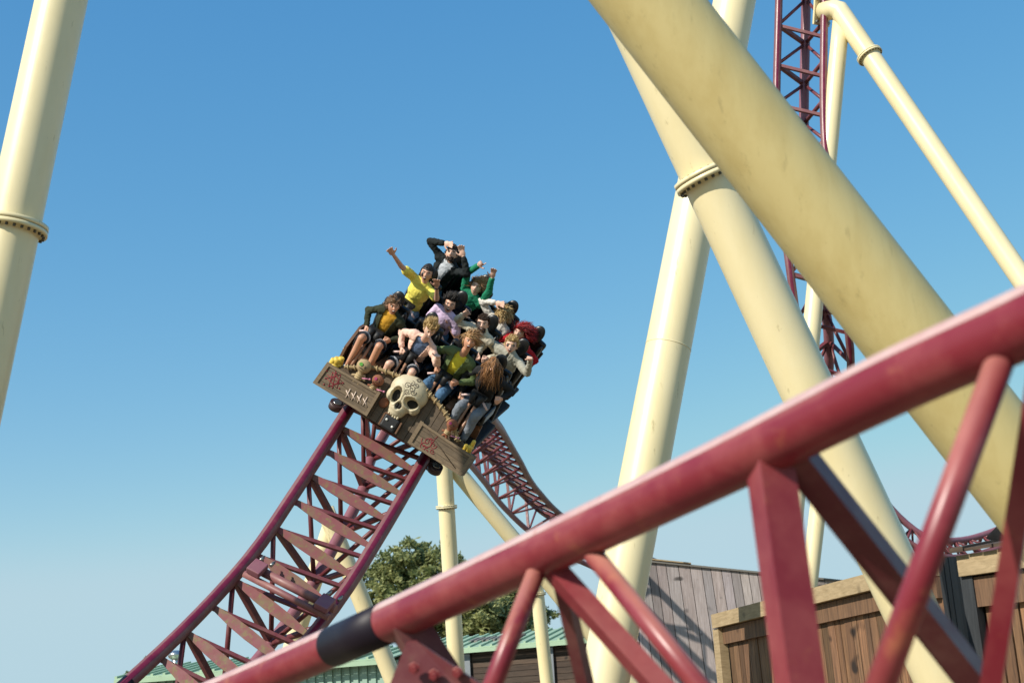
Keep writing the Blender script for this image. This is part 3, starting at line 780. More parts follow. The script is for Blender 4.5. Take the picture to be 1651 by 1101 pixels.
# backing panel of planks with an arched top
top = [(235, 215), (330, 232), (430, 240), (520, 262), (640, 300), (740, 335), (830, 375), (920, 430), (1000, 520), (1060, 610), (1120, 720), (1180, 800)]
bot = [(1180, 960), (1000, 900), (860, 860), (760, 800), (640, 720), (520, 640), (430, 590), (350, 520), (280, 440), (200, 330)]
m = MB(); m.cc = (.40, .36, .33); m.prism([pc(*q, 0) for q in top+bot], -nv*.05); npnl = m.build('nose_panel', M_carwood, car)
rr = random.Random(8)
m = MB()
for i in range(13):   # separate planks lying on the backing, running up the nose
    cx = 300+i*68; t0 = pc(cx, 500, .004)
    x0 = t0.x
    def top_at(x):
        for j in range(len(top)-1):
            p, q = pc(*top[j]), pc(*top[j+1])
            if p.x <= x <= q.x: return p+(q-p)*((x-p.x)/(q.x-p.x))
        return None
    def bot_at(x):
        bb = bot[::-1]
        for j in range(len(bb)-1):
            p, q = pc(*bb[j]), pc(*bb[j+1])
            if p.x <= x <= q.x: return p+(q-p)*((x-p.x)/(q.x-p.x))
        return None
x = -.80
while x < .95:
    w = .115; a_, b_ = top_at(x+.004), top_at(x+w-.004); c_, d_ = bot_at(x+w-.004), bot_at(x+.004)
    if all(q is not None for q in (a_, b_, c_, d_)):
        k = rr.uniform(.38, .56); m.cc = (k, k*.97, k*.94)
        m.prism([q+nv*.001 for q in (a_, b_, c_, d_)], nv*(.012+rr.uniform(0, .006)))
    x += w
m.build('planks', M_carwood, npnl)
def crate(quad, marks, seed):
    """quad BL BR TR TL in crop coordinates"""
    h = .10; q = [pc(*p, h) for p in quad]; r = random.Random(seed)
    m = MB(); m.cc = (.46, .44, .40); m.prism(q, -nv*.34)
    c = m.build('crate', M_carwood, car)
    m = MB()
    for i in range(4):
        t0, t1 = i/4+.006, (i+1)/4-.006
        k = r.uniform(.48, .66); m.cc = (k, k*.97, k*.90)
        p = [q[0]+(q[3]-q[0])*t0, q[1]+(q[2]-q[1])*t0, q[1]+(q[2]-q[1])*t1, q[0]+(q[3]-q[0])*t1]
        m.prism([a+nv*.0015 for a in p], nv*.010)
    m.build('front_boards', M_carwood, c)
    m = MB(); m.cc = (.74, .71, .64)
    def strip(a, b, w_in):
        m.prism([a+nv*.011, b+nv*.011, b+w_in+nv*.011, a+w_in+nv*.011], nv*.016)
    ux = (q[1]-q[0]).normalized(); uy = (q[3]-q[0]).normalized()
    strip(q[0]-ux*.01, q[3]-ux*.01+uy*.01, ux*.055); strip(q[1]+ux*.01, q[2]+ux*.01+uy*.01, -ux*.045)
    strip(q[0]+ux*.046, q[1]-ux*.036, uy*.035); strip(q[3]+ux*.046, q[2]-ux*.036, -uy*.035)
    m.build('frame', M_carwood, c)
    return c
LQ = [(72, 356), (462, 598), (562, 428), (180, 205)]
RQ = [(772, 797), (1156, 1040), (1252, 898), (868, 640)]
cl = crate(LQ, None, 1); cr_ = crate(RQ, None, 2)
HC = .10+.0135
# diagonal batten on the right crate, red marks, stitches
m = MB(); a_, b_ = pc(905, 690, HC), pc(1120, 985, HC); m.cc = (.25, .22, .2); m.tube([a_, b_], .006, 6); m.build('diagonal_groove_batten', M_carwood, cr_)
def stroke(mb, pts, h=HC, r=.0042):
    mb.tube([pc(x, y, h) for x, y in pts], r, 6)
m = MB()
cx0, cy0 = 228, 335
hexp = [(cx0+62*math.cos(R(a))*1.0, cy0+62*math.sin(R(a))) for a in range(15, 375, 60)]
for tri in ((0, 2, 4), (1, 3, 5)):
    for i in range(3): stroke(m, [hexp[tri[i]], hexp[tri[(i+1) % 3]]])
stroke(m, [(cx0+26*math.cos(a*.5), cy0+26*math.sin(a*.5)) for a in range(14)]); stroke(m, [(cx0+6, cy0-70), (cx0-18, cy0+62)]); stroke(m, [(cx0-55, cy0-40), (cx0+60, cy0+35)])
for i, (x, y) in enumerate(((170, 265), (240, 282), (290, 355), (212, 385), (160, 320), (185, 378), (262, 395), (148, 365))): m.ell(pc(x, y, HC), .012, 8, 5)
m.build('painted_star', M_redp, cl)
m = MB()
for i in range(4):
    x = 322+i*42; y = 420+i*20
    stroke(m, [(x-12, y+42), (x+22, y-22)], HC+.003, .0075); stroke(m, [(x-10, y-12), (x+20, y+52)], HC+.003, .0075)
m.build('cross_stitches', M_stitch, cl)
def spiral(cx, cy, r0, r1, a0, turns, n=26, sq=1.0):
    return [(cx+(r0+(r1-r0)*i/n)*math.cos(a0+turns*2*math.pi*i/n), cy+(r0+(r1-r0)*i/n)*sq*math.sin(a0+turns*2*math.pi*i/n)) for i in range(n+1)]
m = MB()
for cx, cy, r1, a0, tn in ((915, 790, 48, 0, 1.6), (955, 815, 28, 2, -1.3), (885, 825, 32, 3, 1.4), (940, 775, 24, 1, -1.2), (905, 855, 22, 4, 1.2), (950, 860, 20, 2, -1.2)):
    stroke(m, spiral(cx, cy, 4, r1, a0, tn), HC, .0045)
stroke(m, [(925, 770), (960, 775), (990, 750)], HC); m.ell(pc(870, 852, HC), .014, 8, 5)
m.build('painted_swirl', M_redp, cr_)
# skull
def pf(u, v, h, c=None): return (c or Vector())+Vector((1, 0, 0))*u+sv*v+nv*h
SK = pc(765, 455, .02)
Msk = Matrix((Vector((1, 0, 0)), sv, nv)).transposed()
def sell(u, v, h, a, b_, c): return (SK+Msk@Vector((u, v, h)), Msk@Matrix.Diagonal(Vector((a, b_, c))))
m = MB()
for q in ((0, .07, .02, .285, .235, .17), (-.01, -.06, .03, .245, .17, .13), (-.20, -.07, .05, .07, .10, .09), (.19, -.09, .05, .075, .10, .09), (-.015, -.21, .04, .135, .10, .11), (-.015, -.27, .04, .115, .07, .09), (0, .02, .14, .05, .06, .05)):
    m.ell(*sell(*q), 24, 16)
sk = remesh(m, 'skull', M_bone, car, .011, 5)
EY = ((-.118, -.045, .064, .105), (.125, -.045, .088, .070))
inv = Msk.inverted()
for v in sk.data.vertices:
    l = inv@(v.co-SK)
    if l.z > .03:
        for ex, ey, ea, eb in EY:
            k = ((l.x-ex)/ea)**2+((l.y-ey)/eb)**2
            if k < 1.35: l.z -= .10*max(0, 1-k/1.35)**.4
            if 1.0 < k < 2.4: l.z += .008
        k = ((l.x+.015)/.042)**2+((l.y+.165)/.055)**2
        if k < 1.3: l.z -= .05*(1-k/1.3)**.5
        v.co = SK+Msk@l
for ex, ey, ea, eb in EY:
    m = MB(); m.ell(*sell(ex, ey, .072, ea*.94, eb*.94, .018), 20, 10); m.build('eye_socket', M_socket, sk)
m = MB(); m.ell(*sell(-.035, -.17, .115, .022, .04, .022)); m.ell(*sell(.008, -.165, .115, .022, .04, .022)); m.build('nose_hole', M_socket, sk)
def sksurf(u, v):
    """height of the cranium there"""
    best = 0
    for q in ((0, .07, .02, .285, .235, .17), (-.01, -.06, .03, .245, .17, .13), (0, .02, .14, .05, .06, .05)):
        k = 1-((u-q[0])/q[3])**2-((v-q[1])/q[4])**2
        if k > 0: best = max(best, q[2]+q[5]*math.sqrt(k))
    return best
m = MB()
def skstroke(pts, r=.0042): m.tube([SK+Msk@Vector((u, v, sksurf(u, v)+.0)) for u, v in pts], r, 6)
for cx, cy, r1, a0, tn in ((.035, .13, .055, 0, 1.5), (-.045, .14, .05, math.pi, -1.5), (.0, .20, .035, 1, 1.2), (.06, .205, .035, 0, -1.3), (.0, .07, .042, 3, 1.5), (.075, .10, .045, 5, 1.3), (-.075, .06, .035, 4, -1.2), (.04, .27, .03, 2, 1.2)):
    skstroke(spiral(cx, cy, .006, r1, a0, tn, 24), .0040)
skstroke([(-.01, .02), (-.02, -.01), (0, -.04), (-.03, -.07)]); skstroke([(-.04, .0), (.0, .03), (.04, .0)])
m.build('painted_scrolls', M_ink, sk)
m = MB()
for i in range(5): m.ell(*sell(-.085+i*.036, -.335+.008*abs(i-2), .085, .017, .03, .02), 10, 7)
m.build('teeth', M_bone, sk)
# jaw bracket with lamps
bc = pc(640, 655, .06)
m = MB(); m.box(bc, (.24, .20, .16), Msk, .03); hl = m.build('headlight_box', M_rub, car)
for dx, dy in ((-.06, .03), (.06, -.02)):
    m = MB(); m.ell(bc+Msk@Vector((dx, dy, .085)), Msk@Matrix.Diagonal(Vector((.018, .018, .012)))); m.build('lamp', M_lamp, hl)
m = MB()
for (p, q) in (((600, 575), (552, 660)), ((722, 650), (676, 730)), ((600, 575), (640, 590))):
    m.tube([pc(*p, .12), pc(*q, .12)], .016, 4, smooth=False)
m.build('jaw_bracket', M_brownpl, hl)
m = MB(); q = pc(590, 500, .03); m.ell(q, Msk@Matrix.Diagonal(Vector((.07, .075, .03)))); m.build('small_skull_relief', M_dollB, npnl)
# rope
def rope(name, pts, r, h):
    P_ = [pc(x, y, h) for x, y in pts]; pts2 = []
    for i in range((len(P_)-1)*6+1): pts2.append(catmull(P_, i/6))
    m = MB(); m.tube(pts2, r*.82, 12); ro = m.build(name, M_rope, car)
    m = MB()
    i = 2
    while i < len(pts2)-2:
        t = (pts2[i+1]-pts2[i-1]).normalized(); x = t.orthogonal().normalized(); y = t.cross(x)
        m.tube([pts2[i]+(x*math.cos(a*.7)+y*math.sin(a*.7))*(r+.006)+t*(.05*a/10) for a in range(11)], .0075, 6); i += 3 if i % 2 else 4
    m.build('lashing', M_rope2, ro)
rope('rope', [(300, 235), (370, 240), (500, 240), (600, 268), (680, 298), (750, 322)], .032, .06)
rope('rope', [(890, 400), (930, 440), (990, 505), (1045, 575), (1078, 640), (1115, 700), (1140, 790)], .034, .06)
def doll(hx, hy, hr, bx, by, mat, mat2, eye, seed):
    hc = pc(hx, hy, .12); s = hr*.0195/10*10*.1/.1*.105/.105*.0105/.0105
    rh = hr*.00209
    m = MB(); m.ell(hc, Msk@Matrix.Diagonal(Vector((rh*1.12, rh*1.05, rh*.85))), 20, 14)
    b0 = pc(bx, by, .10); m.cap(hc, b0, rh*.45, rh*.5); dn = (b0-hc).normalized(); sd = dn.cross(nv).normalized()
    m.cap(b0-dn*rh*.1, b0+sd*rh*.95+dn*rh*.25, rh*.26, rh*.22); m.cap(b0-dn*rh*.1, b0-sd*rh*.95+dn*rh*.2, rh*.26, rh*.22)
    m.cap(b0+dn*rh*.3, b0+dn*rh*1.1+sd*rh*.45, rh*.32, rh*.28); m.cap(b0+dn*rh*.3, b0+dn*rh*1.1-sd*rh*.45, rh*.32, rh*.28)
    d = remesh(m, 'rag_doll', mat, car, .009, 2)
    m = MB()
    for k in range(5):
        c = b0+dn*rh*(.15*k-.2); m.tube([c+(sd*math.cos(a*.7)*.56+nv*math.sin(a*.7)*.56)*rh+dn*rh*.04*a/10*(1 if k % 2 else -1)*3 for a in range(11)], rh*.07, 6)
    m.build('wrapping', mat2, d)
    e = hc+nv*rh*.78+Vector((1, 0, 0))*-rh*.30+sv*rh*.12
    m = MB(); m.tube([e, e+nv*rh*.16], rh*.27, 16); m.build('button_eye', eye, d)
    e2 = hc+nv*rh*.80+Vector((1, 0, 0))*rh*.45+sv*rh*.0
    m = MB(); m.tube([e2+(sv-Vector((1, 0, 0)))*rh*.16, e2-(sv-Vector((1, 0, 0)))*rh*.16], rh*.05, 6); m.tube([e2+(sv+Vector((1, 0, 0)))*rh*.16, e2-(sv+Vector((1, 0, 0)))*rh*.16], rh*.05, 6)
    m.tube([hc+nv*rh*.80-sv*rh*.42-Vector((1, 0, 0))*rh*.4, hc+nv*rh*.86-sv*rh*.36, hc+nv*rh*.74-sv*rh*.46+Vector((1, 0, 0))*rh*.4], rh*.05, 6); m.build('stitched_face', M_ink, d)
    return d
d1 = doll(444, 232, 46, 408, 305, M_dollA, M_rope2, M_green, 1)
d2 = doll(548, 336, 37, 512, 385, M_dollB, M_rope2, M_mag, 2)
d3 = doll(1098, 664, 36, 1062, 718, M_dollB, M_rope2, M_mag, 3)
for dd_, p, q in ((d1, (430, 320), (487, 328)), (d2, (538, 402), (592, 420)), (d3, (1085, 745), (1142, 762))):
    m = MB(); m.tube([pc(*p, .20), pc(*q, .20)], .008, 8); m.ell(pc(*q, .20), .016, 8, 6); m.build('pin', M_pink, dd_)
for nm, qs in (('candle', ((215, 200, .05), (245, 195, .06), (272, 190, .045), (240, 215, .035))), ('candle', ((1192, 835, .035), (1222, 845, .04), (1250, 805, .03)))):
    for cx, cy, r_ in qs:
        p = pc(cx, cy, .0); m = MB(); m.tube([p-Vector((0, 0, .07)), p, p+Vector((0, 0, .05)), p+Vector((0, 0, .06))], [r_*1.1, r_, r_*.9, r_*.6], 12)
        m.ell(p+Vector((0, -.2*r_, -.06)), (r_*1.3, r_*1.3, r_*.8), 10, 6); m.build(nm, M_cand, car)

# ------------------------------------------------------------------ riders
def cloth(name, col, var=.10, rough=.85): return simple(name, col, rough, var=var, scale=14, bump=.35, bscale=35, spec=.25)
SKIN = simple('skin', (.62, .34, .23), .5, var=.08, scale=12)
SKIN2 = simple('tanned_skin', (.56, .28, .17), .5, var=.08, scale=12)
SKIN3 = simple('fair_skin', (.70, .43, .32), .5, var=.08, scale=12)
M_eye = simple('eye_white', (.7, .68, .65), .3); M_iris = simple('iris', (.03, .02, .015), .3)
M_mouth = simple('open_mouth', (.10, .01, .012), .5); M_teeth = simple('teeth_white', (.75, .72, .66), .35)
def hairmat(name, a, b):
    m, n, bs = new_mat(name); at = N(n, 'ShaderNodeAttribute', attribute_name='tone'); mx = N(n, 'ShaderNodeMix', data_type='RGBA')
    mx.inputs[6].default_value = c4(a); mx.inputs[7].default_value = c4(b); n.links.new(at.outputs['Fac'], mx.inputs[0]); n.links.new(mx.outputs[2], bs.inputs['Base Color'])
    bs.inputs['Roughness'].default_value = .6; return m
H_brown = hairmat('brown_hair', (.07, .035, .015), (.24, .13, .055))
H_blond = hairmat('blond_hair', (.28, .17, .06), (.66, .48, .22))
H_ltbrown = hairmat('light_brown_hair', (.16, .08, .03), (.48, .28, .11))
H_black = hairmat('black_hair', (.006, .005, .005), (.03, .022, .018))
H_dark = hairmat('dark_brown_hair', (.022, .012, .007), (.07, .035, .018))
H_auburn = hairmat('auburn_hair', (.10, .04, .012), (.42, .20, .07))
H_red = hairmat('red_hair', (.10, .004, .006), (.45, .02, .025))

def ik(S, W_, l1, l2, hint):
    d = W_-S; D = d.length; mx = (l1+l2)*.995
    if D > mx:
        k = min(D/mx, 1.16); l1 *= k; l2 *= k
        if D > (l1+l2)*.995: W_ = S+d*((l1+l2)*.995/D); d = W_-S; D = d.length
    u = d.normalized(); a = (l1*l1-l2*l2+D*D)/(2*D); h = math.sqrt(max(l1*l1-a*a, 0))
    hp = hint-u*hint.dot(u); hp = hp.normalized() if hp.length > 1e-5 else u.orthogonal().normalized()
    return S+u*a+hp*h, W_
def rl(row, px, py, y):
    """row-local point seen at (px,py) in the plane y"""
    Mi = ROW[row].inverted(); c = Mi@CAMP; d = Mi.to_3x3()@rayv(px, py); t = (y-c.y)/d.y; return c+d*t
def hand(m, W_, fwd, side, pose='open', s=1.0, flip=1):
    """palm, five separate fingers; side points towards the thumb"""
    fwd = fwd.normalized(); side = (side-fwd*side.dot(fwd)).normalized(); nr = fwd.cross(side)*flip
    Mp = Matrix((side, fwd, nr)).transposed()
    pc_ = W_+fwd*.048*s; m.ell(pc_, Mp@Matrix.Diagonal(Vector((.042*s, .052*s, .017*s))), 12, 8)
    lens = (.070, .080, .074, .058)
    for i in range(4):
        o_ = (.030-.020*i)*s; sp = (1.5-i)*.13 if pose == 'open' else 0
        b = W_+fwd*.088*s+side*o_; d = (fwd+side*sp).normalized(); cur = {'open': .25, 'grip': 1.75, 'relax': .6, 'point': 1.3 if i else .1}[pose]
        L = lens[i]*s; p = b; ang = 0
        for j, f in enumerate((.42, .32, .26)):
            ang += cur*(.7 if j == 0 else .8); dd = d*math.cos(ang)+nr*-math.sin(ang); q = p+dd*L*f
            m.cap(p, q, .0098*s, .0088*s, 8); p = q
    tb = W_+fwd*.025*s+side*.032*s; td = (side*.8+fwd*.65 if pose != 'grip' else side*.35+fwd*.6-nr*.8).normalized()
    t1 = tb+td*.038*s; m.cap(tb, t1, .013*s, .011*s, 8); m.cap(t1, t1+(td*.7+fwd*.5).normalized()*.030*s, .011*s, .009*s, 8)
class Rider: pass
def head_prims(m, H, Mh, s=1.0):
    bm = MB(); bm.ell((0, 0, 0), (1, 1, 1), 40, 28)
    for v in bm.v:
        x, y, z = v
        X = x*.078; Y = y*.098; Z = z*.118
        if z < 0: X *= 1-.30*(-z)**1.5; Y *= (1-.25*(-z)**2) if y < 0 else (1-.5*(-z)); 
        if y < 0:
            for ex in (-.030, .030):
                k = ((X-ex)/.020)**2+((Z-.006)/.013)**2
                if k < 3: Y += .010*math.exp(-k)
            k = ((Z-.024)/.012)**2
            Y -= .005*math.exp(-k)*math.exp(-(X/.05)**2)
            Y -= .012*math.exp(-((Z+.092)/.018)**2)*math.exp(-(X/.028)**2)
            Y -= .006*math.exp(-((Z+.055)/.018)**2)*math.exp(-(X/.03)**2)
        v.x, v.y, v.z = X, Y, Z
    n_ = MB(); n_.tube([(0, -.088, .012), (0, -.108, -.014), (0, -.122, -.030)], [.008, .012, .015], 10); n_.ell((0, -.112, -.032), (.018, .016, .012), 12, 8)
    for sx in (-1, 1): n_.ell((sx*.080, .006, -.008), (.012, .022, .034), 12, 8)
    for b in (bm, n_):
        vs = [H+Mh@(v*s) for v in b.v]; m.add(vs, b.f, True)
def rider(label, row, seat, head, hy=.46, look=(0, -1, -.05), tilt=0, hands=(None, None), skin=SKIN, top=None, topm=None, sleeve='long', jacket=None, jopen=None,
          legs='long', legm=None, hair=None, hm=None, scale=1.0, mouth='open', hints=(None, None), beard=None, sock=None, shoe=None, poses=('open', 'open'), extra=None, chest_w=1.0, knees=(None, None), facepaint=None):
    s = scale; hs = s*1.06; sx = SEATX[seat]; rng = random.Random(row*10+seat+5)
    H = rl(row, head[0], head[1], hy)
    base = Vector((sx, .46, .90))
    root = empty('person', ROW[row]@Matrix.Translation(base), label, 'person', None)
    cl_ = (ROW[row].to_3x3().inverted()@(CAMP-ROW[row]@H)).normalized(); lk = (cl_+(Vector(look)-Vector((0, -1, 0)))*.5).normalized(); upv = Vector((math.sin(tilt), 0, math.cos(tilt)))
    hx = (lk.cross(upv)).normalized(); hx = -hx if hx.x < 0 else hx
    # head axes: X right in picture, Y back, Z up
    Yh = -lk; Xh = Yh.cross(upv).normalized(); Zh = Xh.cross(Yh).normalized(); Mh = Matrix((Xh, Yh, Zh)).transposed()
    PE = Vector((sx, .56, .99))
    NK = H-Zh*.125*s+Yh*.02                 # top of the neck
    tdir = (NK-PE); 
    T = tdir.normalized(); CH = PE+T*min(tdir.length-.025, .58*s)     # shoulder line centre
    XR = (Vector((1, 0, 0))-T*T.x).normalized(); YB = T.cross(XR)
    Mt = Matrix((XR, YB, T)).transposed(); shw = .165*s*chest_w
    SH = [CH-XR*shw-T*.015, CH+XR*shw-T*.015]
    def tell(c, a, b, c_): return (PE+Mt@Vector(c) if False else c, Mt@Matrix.Diagonal(Vector((a, b, c_))))
    tl = (CH-PE).length
    def torso(m, inf):
        m.ell(PE, Mt@Matrix.Diagonal(Vector((.148*s*chest_w+inf, .110*s+inf, .12*s+inf))), 20, 12)
        m.ell(PE+T*tl*.33, Mt@Matrix.Diagonal(Vector((.130*s*chest_w+inf, .102*s+inf, .19*s+inf))), 20, 12)
        m.ell(PE+T*tl*.72-YB*.012, Mt@Matrix.Diagonal(Vector((.152*s*chest_w+inf, .108*s+inf, .18*s+inf))), 20, 12)
        m.cap(SH[0]-T*.01, CH+T*.012, .055*s+inf, .062*s+inf); m.cap(SH[1]-T*.01, CH+T*.012, .055*s+inf, .062*s+inf)
    # arms
    EL, WR = [], []
    for k in (0, 1):
        sg = -1 if k == 0 else 1
        hd = hands[k]
        if hd is None: tgt = Vector((sx+sg*.16, .27, 1.15))
        elif len(hd) == 3 and hd[2] is not None: tgt = rl(row, *hd)
        else: tgt = rl(row, hd[0], hd[1], .35)
        hint = Vector(hints[k]) if hints[k] else Vector((sg*.8, .3, -.6))
        # the given point is the middle of the hand, the wrist is short of it
        d = (tgt-SH[k]).normalized(); e, w = ik(SH[k], tgt-d*.07, .275*s, .25*s, hint)
        for _ in range(3): fd = (w-e).normalized(); e, w = ik(SH[k], tgt-fd*.08*s, .275*s, .25*s, hint)
        EL.append(e); WR.append(w)
    KN, AN, TO = [], [], []
    for k in (0, 1):
        sg = -1 if k == 0 else 1
        kn = rl(row, *knees[k]) if knees[k] else Vector((sx+sg*.125, .10, 1.04))
        KN.append(kn); AN.append(Vector((sx+sg*.135+(kn.x-sx-sg*.125)*.6, -.0 if row == 0 else .02, .665))); 
    B = MB(); torso(B, 0); B.cap(CH, NK+T*.02, .058*s, .052*s); head_prims(B, H, Mh, hs)
    for k in (0, 1):
        sg = -1 if k == 0 else 1
        hip = PE+XR*sg*.085+Vector((0, -.03, 0))
        B.cap(SH[k], EL[k], .048*s, .038*s); B.cap(EL[k], WR[k], .038*s, .026*s)
        fw = (WR[k]-EL[k]).normalized()
        cdir = Vector((.158, -.85, .5)); sd = fw.cross(cdir)*(1 if k == 0 else -1) if poses[k] in ('open', 'point') else Vector((-sg*.3, -.6, .7))
        hand(B, WR[k], fw if poses[k] != 'grip' else (fw+Vector((0, -.4, -.2))).normalized(), sd, poses[k], s*1.12, 1 if k == 0 else -1)
        B.cap(hip, KN[k], .088*s, .058*s); calf = KN[k]+(AN[k]-KN[k])*.35+Vector((0, .02, 0)); B.cap(KN[k], calf, .057*s, .054*s); B.cap(calf, AN[k], .054*s, .034*s)
        B.cap(AN[k]-Vector((0, -.02, .03)), AN[k]+Vector((0, -.13, -.045)), .036, .030)
    off_ = Matrix.Translation(-base)
    def loc(mb): mb.v = [v-base for v in mb.v]; return mb
    body = remesh(loc(B), 'body', skin, root, .0085, 2)
    def tl_(c): return Mt.inverted()@(c+base-PE)
    # garments
    def sleeves(m, inf, kind):
        for k in (0, 1):
            if kind == 'short': m.cap(SH[k], lerp2(SH[k], EL[k], .62), .055*s+inf, .058*s+inf*1.3)
            elif kind == 'long':
                m.cap(SH[k], EL[k], .054*s+inf, .046*s+inf); m.cap(EL[k], lerp2(EL[k], WR[k], .90), .046*s+inf, .036*s+inf)
            elif kind == 'elbow':
                m.cap(SH[k], EL[k], .054*s+inf, .050*s+inf); m.cap(EL[k], lerp2(EL[k], WR[k], .45), .048*s+inf, .048*s+inf)
    m = MB(); torso(m, .006 if jacket else .013)
    if not jacket: sleeves(m, .009, sleeve)
    remesh(loc(m), 'shirt' if jacket or sleeve == 'short' else 'sweater', topm, root, .012, 3, disp=.006 if jacket else .010, dscale=11, seed=row*4+seat)
    if jacket:
        m = MB(); torso(m, .025); sleeves(m, .007, sleeve); m.cap(CH+T*.03+YB*.03, CH+T*.06+YB*.02, .075*s, .068*s)
        w0 = (jopen or .07)*.85
        def cut(c):
            l = tl_(c); return l.y < -.02 and abs(l.x) < w0*(.55+.75*max(0, min(1, l.z/tl))) and l.z < tl+.09
        jk = remesh(loc(m), 'jacket', jacket, root, .012, 3, disp=.015, dscale=9, cut=cut, seed=row*4+seat+20)
        md = jk.modifiers.new('th', 'SOLIDIFY'); md.thickness = .008; md.offset = -1
    m = MB(); m.ell(PE+Vector((0, -.01, -.01)), Mt@Matrix.Diagonal(Vector((.168*s, .128*s, .12*s))), 20, 12)
    for k in (0, 1):
        sg = -1 if k == 0 else 1; hip = PE+XR*sg*.085+Vector((0, -.03, 0))
        if legs == 'long':
            m.cap(hip, KN[k], .100*s, .070*s); m.cap(KN[k], AN[k]+Vector((0, 0, .03)), .070*s, .052*s)
        else:
            m.cap(hip, lerp2(hip, KN[k], .78), .100*s, .088*s)
    tr = remesh(loc(m), 'trousers' if legs == 'long' else 'shorts', legm, root, .012, 2, disp=.012, dscale=10, seed=seat)
    if legs == 'short' and sock:
        for k in (0, 1):
            sg = -1 if k == 0 else 1; hip = PE+XR*sg*.085+Vector((0, -.03, 0)); q = lerp2(hip, KN[k], .80); ax = (KN[k]-hip).normalized()
            m = MB(); m.tube([q-ax*.012, q+ax*.022], .098*s, 20, caps=False); m.tube([q+ax*.022, q-ax*.012], .088*s, 20, caps=False); loc(m).build('shorts_hem', sock, tr)
    for k in (0, 1):
        m = MB(); a0 = AN[k]+Vector((0, .03, -.055)); a1 = AN[k]+Vector((0, -.15, -.065)); m.cap(a0, a1, .046, .038); m.cap(a0, AN[k]+Vector((0, 0, -.01)), .046, .044)
        m.box((a0+a1)/2-Vector((0, 0, .035)), (.085, .27, .025), bev=.01)
        remesh(loc(m), 'shoe', shoe or M_shoe, root, .011, 1)
    # face
    def hp(x, y, z): return H+Mh@(Vector((x, y, z))*hs)-base
    def put(name, mat, cen, M_, par): mm = MB(); mm.ell(cen, M_, 12, 8); return mm.build(name, mat, par)
    for sg in (-1, 1):
        e = put('eye', M_eye, hp(sg*.030, -.082, .006), Mh@Matrix.Diagonal(Vector((.015, .010, .009))*hs), body)
        mm = MB(); mm.ell(hp(sg*.030, -.091, .006), Mh@Matrix.Diagonal(Vector((.0065, .004, .0075))*hs), 10, 6); mm.build('iris', M_iris, e) if False else mm.build('iris', M_iris, body)
        mm = MB(); mm.tube([hp(sg*.014, -.098, .024), hp(sg*.032, -.096, .030), hp(sg*.052, -.078, .022)], .0048*hs, 6); mm.build('eyebrow', hm, body)
    if mouth:
        a_, c_ = {'open': (.023, .019), 'smile': (.025, .009), 'closed': (.022, .005)}[mouth]
        mo = put('mouth', M_mouth, hp(0, -.093, -.062), Mh@Matrix.Diagonal(Vector((a_, .012, c_))*hs), body)
        if mouth != 'closed':
            put('teeth', M_teeth, hp(0, -.098, -.062+c_*.45), Mh@Matrix.Diagonal(Vector((a_*.78, .010, c_*.33))*hs), body)
    if facepaint:
        for q in facepaint: put('face_paint', M_ink2, hp(*q[:3]), Mh@Matrix.Diagonal(Vector(q[3:])*hs), body)
    # hair: fitted cap plus locks
    if hair:
        ho = MB(); tone = lambda: rng.random()
        cap = MB(); cap.ell((0, 0, 0), (1, 1, 1), 36, 24)
        fringe = hair.get('fringe', .062)
        vs = [(v.x*.085*hs, v.y*.104*hs+.004, v.z*.124*hs+.002) for v in cap.v]
        keep = []
        for f in cap.f:
            c = sum((Vector(vs[i]) for i in f), Vector())/len(f)
            if c.y < -.030 and c.z < fringe: continue
            if c.z < -.02 and c.y < .02: continue
            if c.z < -.075: continue
            keep.append(f)
        for f in keep:
            t = .25+.35*rng.random(); ho.cc = (t, t, t)
            ho.add([H+Mh@(Vector(vs[i])*(1+.02*noise.noise(Vector(vs[i])*60)))-base for i in f], [tuple(range(len(f)))], True)
        flow = Vector(hair['flow']); n_ = int(hair['n']*3.2); L = hair['len']*hs*hair.get('k', .74); curl = hair.get('curl', .25)
        i = 0; tries = 0
        while i < n_ and tries < n_*20:
            tries += 1
            d = Vector((rng.gauss(0, 1), rng.gauss(0, 1), rng.gauss(0, 1))).normalized()
            if d.z < hair.get('zmin', -.2): continue
            if d.y < -.25 and d.z < hair.get('front', .35)+(.2 if hair.get('clear', True) and hair['len'] > .07 else 0): continue
            i += 1
            nr = Mh@d; p = H+Mh@Vector((d.x*.080*hs, d.y*.100*hs, d.z*.118*hs)); ll = L*rng.uniform(.6, 1.25)
            dirv = (nr*hair.get('lift', .6)*.6+flow*1.0+noise.noise_vector(d*2.2+Vector((seat*3.1, row*5.7, 0)))*.9+Vector((rng.gauss(0, 1), rng.gauss(0, 1), rng.gauss(0, 1)))*.10).normalized()
            pts = [p]; ns = 6; ph = 6.3*noise.noise(d*2.6+Vector((row*2.0, seat*4.0, 1)))+rng.uniform(-.45, .45)
            for j in range(ns):
                w = j/ns; dirv = (dirv+flow*hair.get('droop', .35)+Vector((math.sin(ph+j*1.9), math.cos(ph+j*1.5), math.sin(ph*2+j*1.3)))*curl).normalized()
                q = pts[-1]+dirv*ll/ns
                # stay outside the skull
                lq = (Mh.inverted()@(q-H)); k = Vector((lq.x/(.084*hs), lq.y/(.103*hs), lq.z/(.122*hs))).length
                if k < 1: q = H+Mh@(lq/k*1.01)
                if hair.get('clear', True) and lq.y < -.01 and lq.z < .045*hs and abs(lq.x) < .072*s: q = H+Mh@Vector((.080*s*(1 if lq.x > 0 else -1), -.01, lq.z))
                pts.append(q)
            t = max(0, min(1, .45+.9*noise.noise(d*4+Vector((9, 2, 1)))+rng.uniform(-.25, .25))); ho.cc = (t, t, t); r0 = hair.get('w', .0048)*hs
